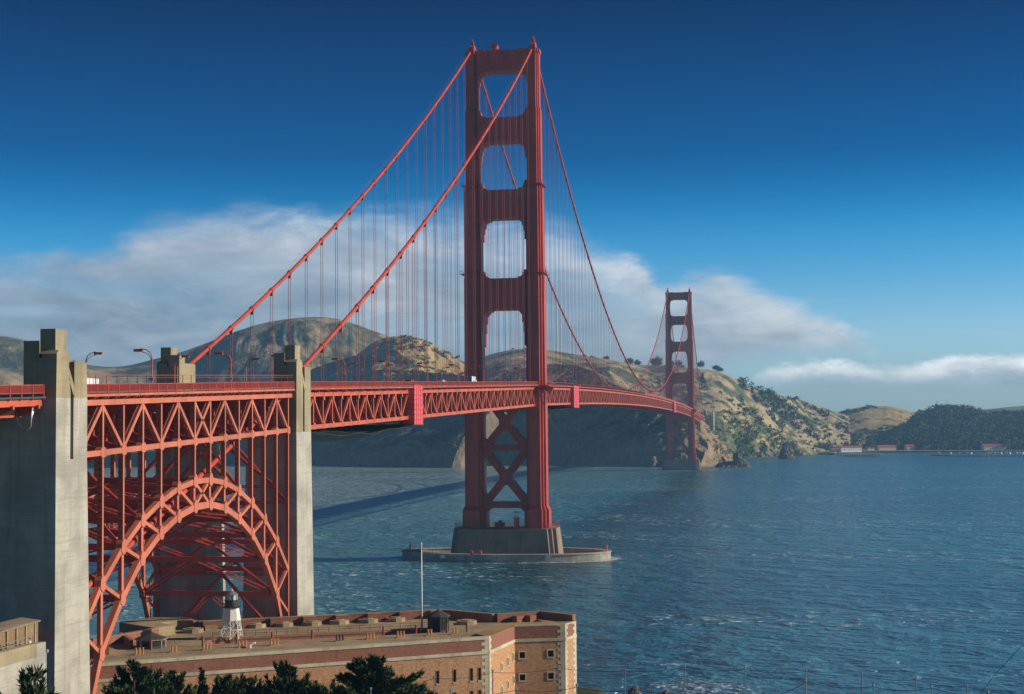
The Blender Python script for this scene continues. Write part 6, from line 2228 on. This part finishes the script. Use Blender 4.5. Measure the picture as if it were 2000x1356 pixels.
M_SEA = water_mat()
w = MB()
w.v = [(-3000, -7000, 0), (15000, -7000, 0), (15000, 9000, 0), (-3000, 9000, 0)]
w.f = [(0, 1, 2, 3)]
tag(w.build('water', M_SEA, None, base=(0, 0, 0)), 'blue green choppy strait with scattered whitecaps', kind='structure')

# surf along the foot of the cliffs, the piers and the fort
M_FOAM = plain('sea_foam', (.78, .82, .82), .8)
def foam_patch(name, pts, label, seed, width=3.0, n=220):
    rg = np.random.default_rng(seed)
    m = MB()
    P = [Vector((*p, 0)) for p in pts]
    seg = [(b2 - a).length for a, b2 in zip(P[:-1], P[1:])]
    tot = sum(seg)
    for _ in range(n):
        d = rg.uniform(0, tot); i = 0
        while i < len(seg) - 1 and d > seg[i]: d -= seg[i]; i += 1
        p = P[i].lerp(P[i + 1], d / seg[i]) + Vector((rg.normal() * width, rg.normal() * width, 0))
        r = rg.uniform(.25, 1.0) * width * .45
        k = 7
        ang = rg.uniform(0, 6)
        m.add([(p.x + r * math.cos(ang + 6.283 * j / k) * rg.uniform(.5, 1.2), p.y + r * math.sin(ang + 6.283 * j / k) * rg.uniform(.9, 2.0), .03 + .002 * rg.integers(0, 30)) for j in range(k)], [tuple(range(k))])
    o = m.build(name, M_FOAM, None, base=(0, 0, 0))
    tag(o, label, kind='stuff')
_f = resample(CLIFF[1], 160)
foam_patch('surf', [(p[0] - 9, p[1]) for p in _f[56:158]], 'line of white surf at the foot of the dark cliff', 3, 1.8, 420)
foam_patch('surf', [(1262, -22), (1262, 22)], 'white water round the far tower pier', 4, 2.0, 60)

# ------------------------------------------------------------------ near ground: the bluff below the frame and the apron of the fort
m = MB()
nx, ny = 70, 60
X = np.linspace(-760, -330, nx); Yv = np.linspace(-330, 40, ny)
gx, gy = np.meshgrid(X, Yv, indexing='ij')
dist = np.hypot(gx - CAM.x, gy - CAM.y)
gz = np.interp(dist, [0, 12, 20, 60, 76, 110, 160, 200, 235, 260], [56.0, 55.5, 52, 44.6, 42.0, 33, 16.5, 8.5, 4.0, 3.2])
gz = gz + (fbm(gx / 14, gy / 14, 4, 3) - .5) * np.interp(dist, [0, 30, 60, 200, 240], [.2, .8, 1.4, 1.2, .1])
edge = -80 + (fbm(gx / 20, gy / 20, 3, 9) - .5) * 6
fall = np.clip((edge - gy) / 8.0, 0, 1) * (dist > 95)
gz = gz - fall * np.clip((dist - 95) / 60, 0, 1) * (gz + 5)
gz = np.where((gy > 18) & (gx > -470), gz - np.clip((gy - 18) / 4, 0, 1) * 9, gz)
gz = np.where((gx > -342), gz - np.clip((gx + 342) / 4, 0, 1) * 9, gz)
V = np.stack([gx, gy, gz], -1).reshape(-1, 3)
idx = np.arange(nx * ny).reshape(nx, ny)
F_ = np.stack([idx[:-1, :-1], idx[1:, :-1], idx[1:, 1:], idx[:-1, 1:]], -1).reshape(-1, 4)
m.v = V.tolist(); m.f = F_.tolist()
tag(m.build('ground', land('bluff_ground', (.10, .09, .045), (.03, .042, .018), (.10, .08, .06), .35, .08, (.3, .5), .8, .4), None, base=(0, 0, 0), smooth=True), 'scrubby bluff and the paved apron round the fort', kind='structure')


def gzat(x, y):
    i = int(np.clip((x - X[0]) / (X[1] - X[0]), 0, nx - 1)); j = int(np.clip((y - Yv[0]) / (Yv[1] - Yv[0]), 0, ny - 1))
    return float(gz[i, j])


# wire fences along the bluff edge
def fence(posts, label, h, wires=(0.03,), sag=.12):
    p = empty('wire_fence', (posts[0][0], posts[0][1], posts[0][2] - h))
    tag(p, label, 'fence', 'wire fences on the bluff')
    for x, y, z in posts:
        m = MB(); m.tube([(x, y, min(z - h, gzat(x, y) - .2)), (x, y, z)], .026, 6); m.frustum((x, y), .06, .05, z, z + .1, 6)
        m.build('post', M_STEEL, p)
    for dz in wires:
        m = MB()
        for a, b2 in zip(posts[:-1], posts[1:]):
            pts = []
            for k in range(7):
                t = k / 6
                pts.append((a[0] + (b2[0] - a[0]) * t, a[1] + (b2[1] - a[1]) * t, a[2] + (b2[2] - a[2]) * t - dz - sag * 4 * t * (1 - t)))
            m.tube(pts, .010, 5)
        m.build('wire', M_DARK, p)


F1 = [(-592.2, -92.5, 44.6), (-590.9, -95.9, 45.1), (-590.2, -98.9, 45.6), (-589.6, -101.7, 45.85), (-589.1, -104.9, 46.05), (-588.7, -108.1, 45.9), (-588.5, -111.0, 46.1), (-588.3, -113.9, 46.0), (-588.3, -116.8, 45.95), (-588.4, -119.4, 45.85), (-588.6, -121.9, 45.7), (-588.8, -124.2, 45.45), (-589.2, -127.0, 45.2)]
F2 = [(-605.6, -103.0, 47.6), (-605.2, -105.5, 47.7), (-604.8, -107.8, 47.8), (-604.6, -110.1, 47.72), (-604.4, -111.9, 47.66), (-604.3, -115.0, 47.5), (-604.3, -116.5, 48.08), (-604.4, -119.0, 47.96), (-604.6, -121.1, 47.98), (-604.8, -123.1, 47.85), (-605.0, -125.2, 47.8)]
fence(F1, 'long wire fence with thin posts crossing in front of the fort and the water', 2.4)
fence(F2, 'second wire fence, nearer and lower in the bottom right corner', 2.2)
m = MB(); m.tube([(-604.8, -122.5, 47.4), (-604.9, -123.4, 48.6), (-605.0, -124.3, 49.6), (-605.1, -126, 51.3)], .008, 5)
tag(m.build('guy_wire', M_DARK), 'single slanting wire at the lower right edge', 'wire')

# ------------------------------------------------------------------ cypress trees in front
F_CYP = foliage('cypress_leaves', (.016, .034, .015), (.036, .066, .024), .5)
F_CYPL = foliage('cypress_leaves_pale', (.024, .048, .018), (.052, .090, .030), .5)  # slightly lighter green, for every other tree and the big one


def cypress(u, z_top, Hc, prof, label, seed, n_br=46, lean=0.0, mat=None, fr=.55, dens=1.0, up=.55):
    """u: world xy of the trunk; crown height Hc below the tip; prof(t): branch length at t from tip (0) to bottom (1)"""
    rg = np.random.default_rng(seed)
    x, y = u
    zb = gzat(x, y) - .5
    p = empty('cypress_tree', (x, y, zb))
    tag(p, label, 'tree', 'dark cypress trees in front of the fort')
    H = z_top - zb
    m = MB()
    m.tube([(x, y, zb), (x + lean * .2, y, zb + H * .5), (x + lean * .6, y, zb + H * .8), (x + lean, y, z_top - .3)], [.34, .24, .14, .03], 8)
    m.build('trunk', M_BARK, p)
    quads = []
    br = MB()
    for k in range(n_br):
        t = ((k + rg.uniform(0, .8)) / n_br) ** .85
        a = rg.uniform(0, 2 * math.pi)
        Lb = prof(t, a) * rg.uniform(.7, 1.15)
        zb_ = z_top - .4 - t * Hc
        upk = up * rg.uniform(.6, 1.3)
        b0 = np.array([x + lean * (1 - t), y, zb_])
        dirv = np.array([math.cos(a), math.sin(a), 0])
        npt = 8
        path = [b0 + dirv * Lb * s + np.array([0, 0, Lb * upk * 1.25 * (s ** 1.7) - Lb * .1 * s]) for s in np.linspace(0, 1, npt)]
        br.tube([tuple(q) for q in path[:6]], [max(.015, .05 * (1 - i / 7) * (.4 + Lb * .25)) for i in range(6)], 5, cap=False)
        ns = int((9 + Lb * 24) * dens)
        s = rg.uniform(.12, 1.0, ns) ** .8
        side = np.array([-dirv[1], dirv[0], 0])
        for sv in s:
            f = sv * (npt - 1); i = min(int(f), npt - 2)
            c = path[i] + (path[i + 1] - path[i]) * (f - i)
            w_ = (1 - sv * .85) * Lb * .15 + .05
            c = c + side * rg.normal() * w_ + np.array([0, 0, rg.normal() * .12 + abs(rg.normal()) * .08])
            # a frond: three narrow blades fanning outward and up
            tg = path[i + 1] - path[i]; tg /= np.linalg.norm(tg)
            d0 = tg * rg.uniform(.6, 1.2) + side * rg.normal() * .45 + np.array([0, 0, rg.uniform(.0, .8) * (upk + .3)])
            d0 /= np.linalg.norm(d0)
            Lf = fr * rg.uniform(.6, 1.35)
            for _ in range(3):
                dd = d0 + rg.normal(size=3) * .26; dd /= np.linalg.norm(dd)
                wv = np.cross(dd, rg.normal(size=3)); wv /= np.linalg.norm(wv)
                hw = Lf * rg.uniform(.08, .14)
                quads.append(np.stack([c, c + dd * Lf * .45 + wv * hw, c + dd * Lf, c + dd * Lf * .45 - wv * hw]))
    br.build('branch', M_BARK, p)
    quads_object('foliage', np.concatenate(quads), mat or F_CYP, p, (x, y, zb))


cone = lambda w, pw=.75: (lambda t, a: .25 + w * t ** pw)
TREES = [
    (-519.3, -52.7, 35.3, 6.5, cone(3.6), 'pointed cypress just right of the left pylon foot', 60, .62),
    (-516.7, -53.7, 34.0, 5.5, cone(2.6), 'cypress crowding the right side of the pointed one by the left pylon', 50, .6),
    (-513.2, -54.3, 33.4, 5.5, cone(2.9), 'cypress with ragged twin tips below the black roofed hut', 54, .6),
    (-510.3, -56.4, 33.4, 6.0, lambda t, a: .12 + (0 if t < .3 else 2.4 * (t - .3) ** .8), 'thin tipped cypress below the left of the lighthouse', 44, .55),
    (-509.5, -58.4, 32.5, 5.0, cone(2.3), 'cypress below the lighthouse', 44, .58),
    (-507.0, -59.3, 32.1, 5.0, cone(2.0), 'slim cypress right of the one below the lighthouse', 40, .56),
    (-506.6, -60.7, 31.8, 4.6, cone(2.2), 'low cypress between the lighthouse group and the feathery one', 40, .56),
    (-513.9, -67.0, 34.4, 6.0, lambda t, a: .35 + 2.5 * t ** .6, 'feathery open cypress with stepped branches left of the big one', 30, .75),
    (-508.6, -67.3, 31.9, 4.0, cone(2.0), 'small cypress just left of the big spreading one', 36, .56),
    (-506.1, -68.6, 31.1, 4.0, cone(2.6), 'low bushy cypress at the left skirt of the big spreading one', 36, .56),
    (-559.0, -62.3, 40.8, 5.5, lambda t, a: .3 + 2.2 * t ** .7, 'sparse dark cypress in front of the retaining wall', 26, .7),
    (-560.0, -60.4, 39.1, 3.5, cone(2.2), 'cypress tip at the lower left corner', 26, .65),
]
for i, (x, y, z, Hc, prof, lab, nb, fr) in enumerate(TREES):
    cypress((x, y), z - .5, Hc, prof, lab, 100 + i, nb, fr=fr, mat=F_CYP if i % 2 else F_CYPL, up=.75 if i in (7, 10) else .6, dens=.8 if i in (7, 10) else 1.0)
x, y, z = -511.7, -74.5, 35.1
def bigprof(t, a):
    # spreads to the right (towards -y) like a table
    right = max(0.0, -math.sin(a)); left = max(0.0, math.sin(a))
    return .5 + (4.3 * min(1, t * 1.5) ** .7) * (.75 + .75 * right * min(1, t * 1.2) + .02 * left)
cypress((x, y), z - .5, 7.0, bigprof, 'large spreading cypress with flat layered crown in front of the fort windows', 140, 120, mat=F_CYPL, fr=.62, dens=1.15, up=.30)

# ------------------------------------------------------------------ the sea air
hz = MB()
hz.box(-1500, 8200, -5200, 6600, -1.5, 268)
haze = hz.build('haze', None, None, base=(0, 0, 0)) if False else None
me = bpy.data.meshes.new('haze')
me.from_pydata(hz.v, [], hz.f)
haze = bpy.data.objects.new('haze', me)
COL.objects.link(haze)
haze['kind'] = 'stuff'
haze['label'] = 'thin blue sea haze over the strait'
hm = bpy.data.materials.new('sea_haze')
hm.use_nodes = True
nt = hm.node_tree
nt.nodes.clear()
ho = N(nt, "ShaderNodeOutputMaterial")
pv = N(nt, "ShaderNodeVolumePrincipled")
pv.inputs['Color'].default_value = (.27, .61, 1.0, 1)
pv.inputs['Density'].default_value = 0.000105
pv.inputs['Anisotropy'].default_value = 0.0
nt.links.new(pv.outputs[0], ho.inputs['Volume'])
me.materials.append(hm)
bm = bmesh.new(); bm.from_mesh(me); bmesh.ops.recalc_face_normals(bm, faces=bm.faces); bm.to_mesh(me); bm.free()
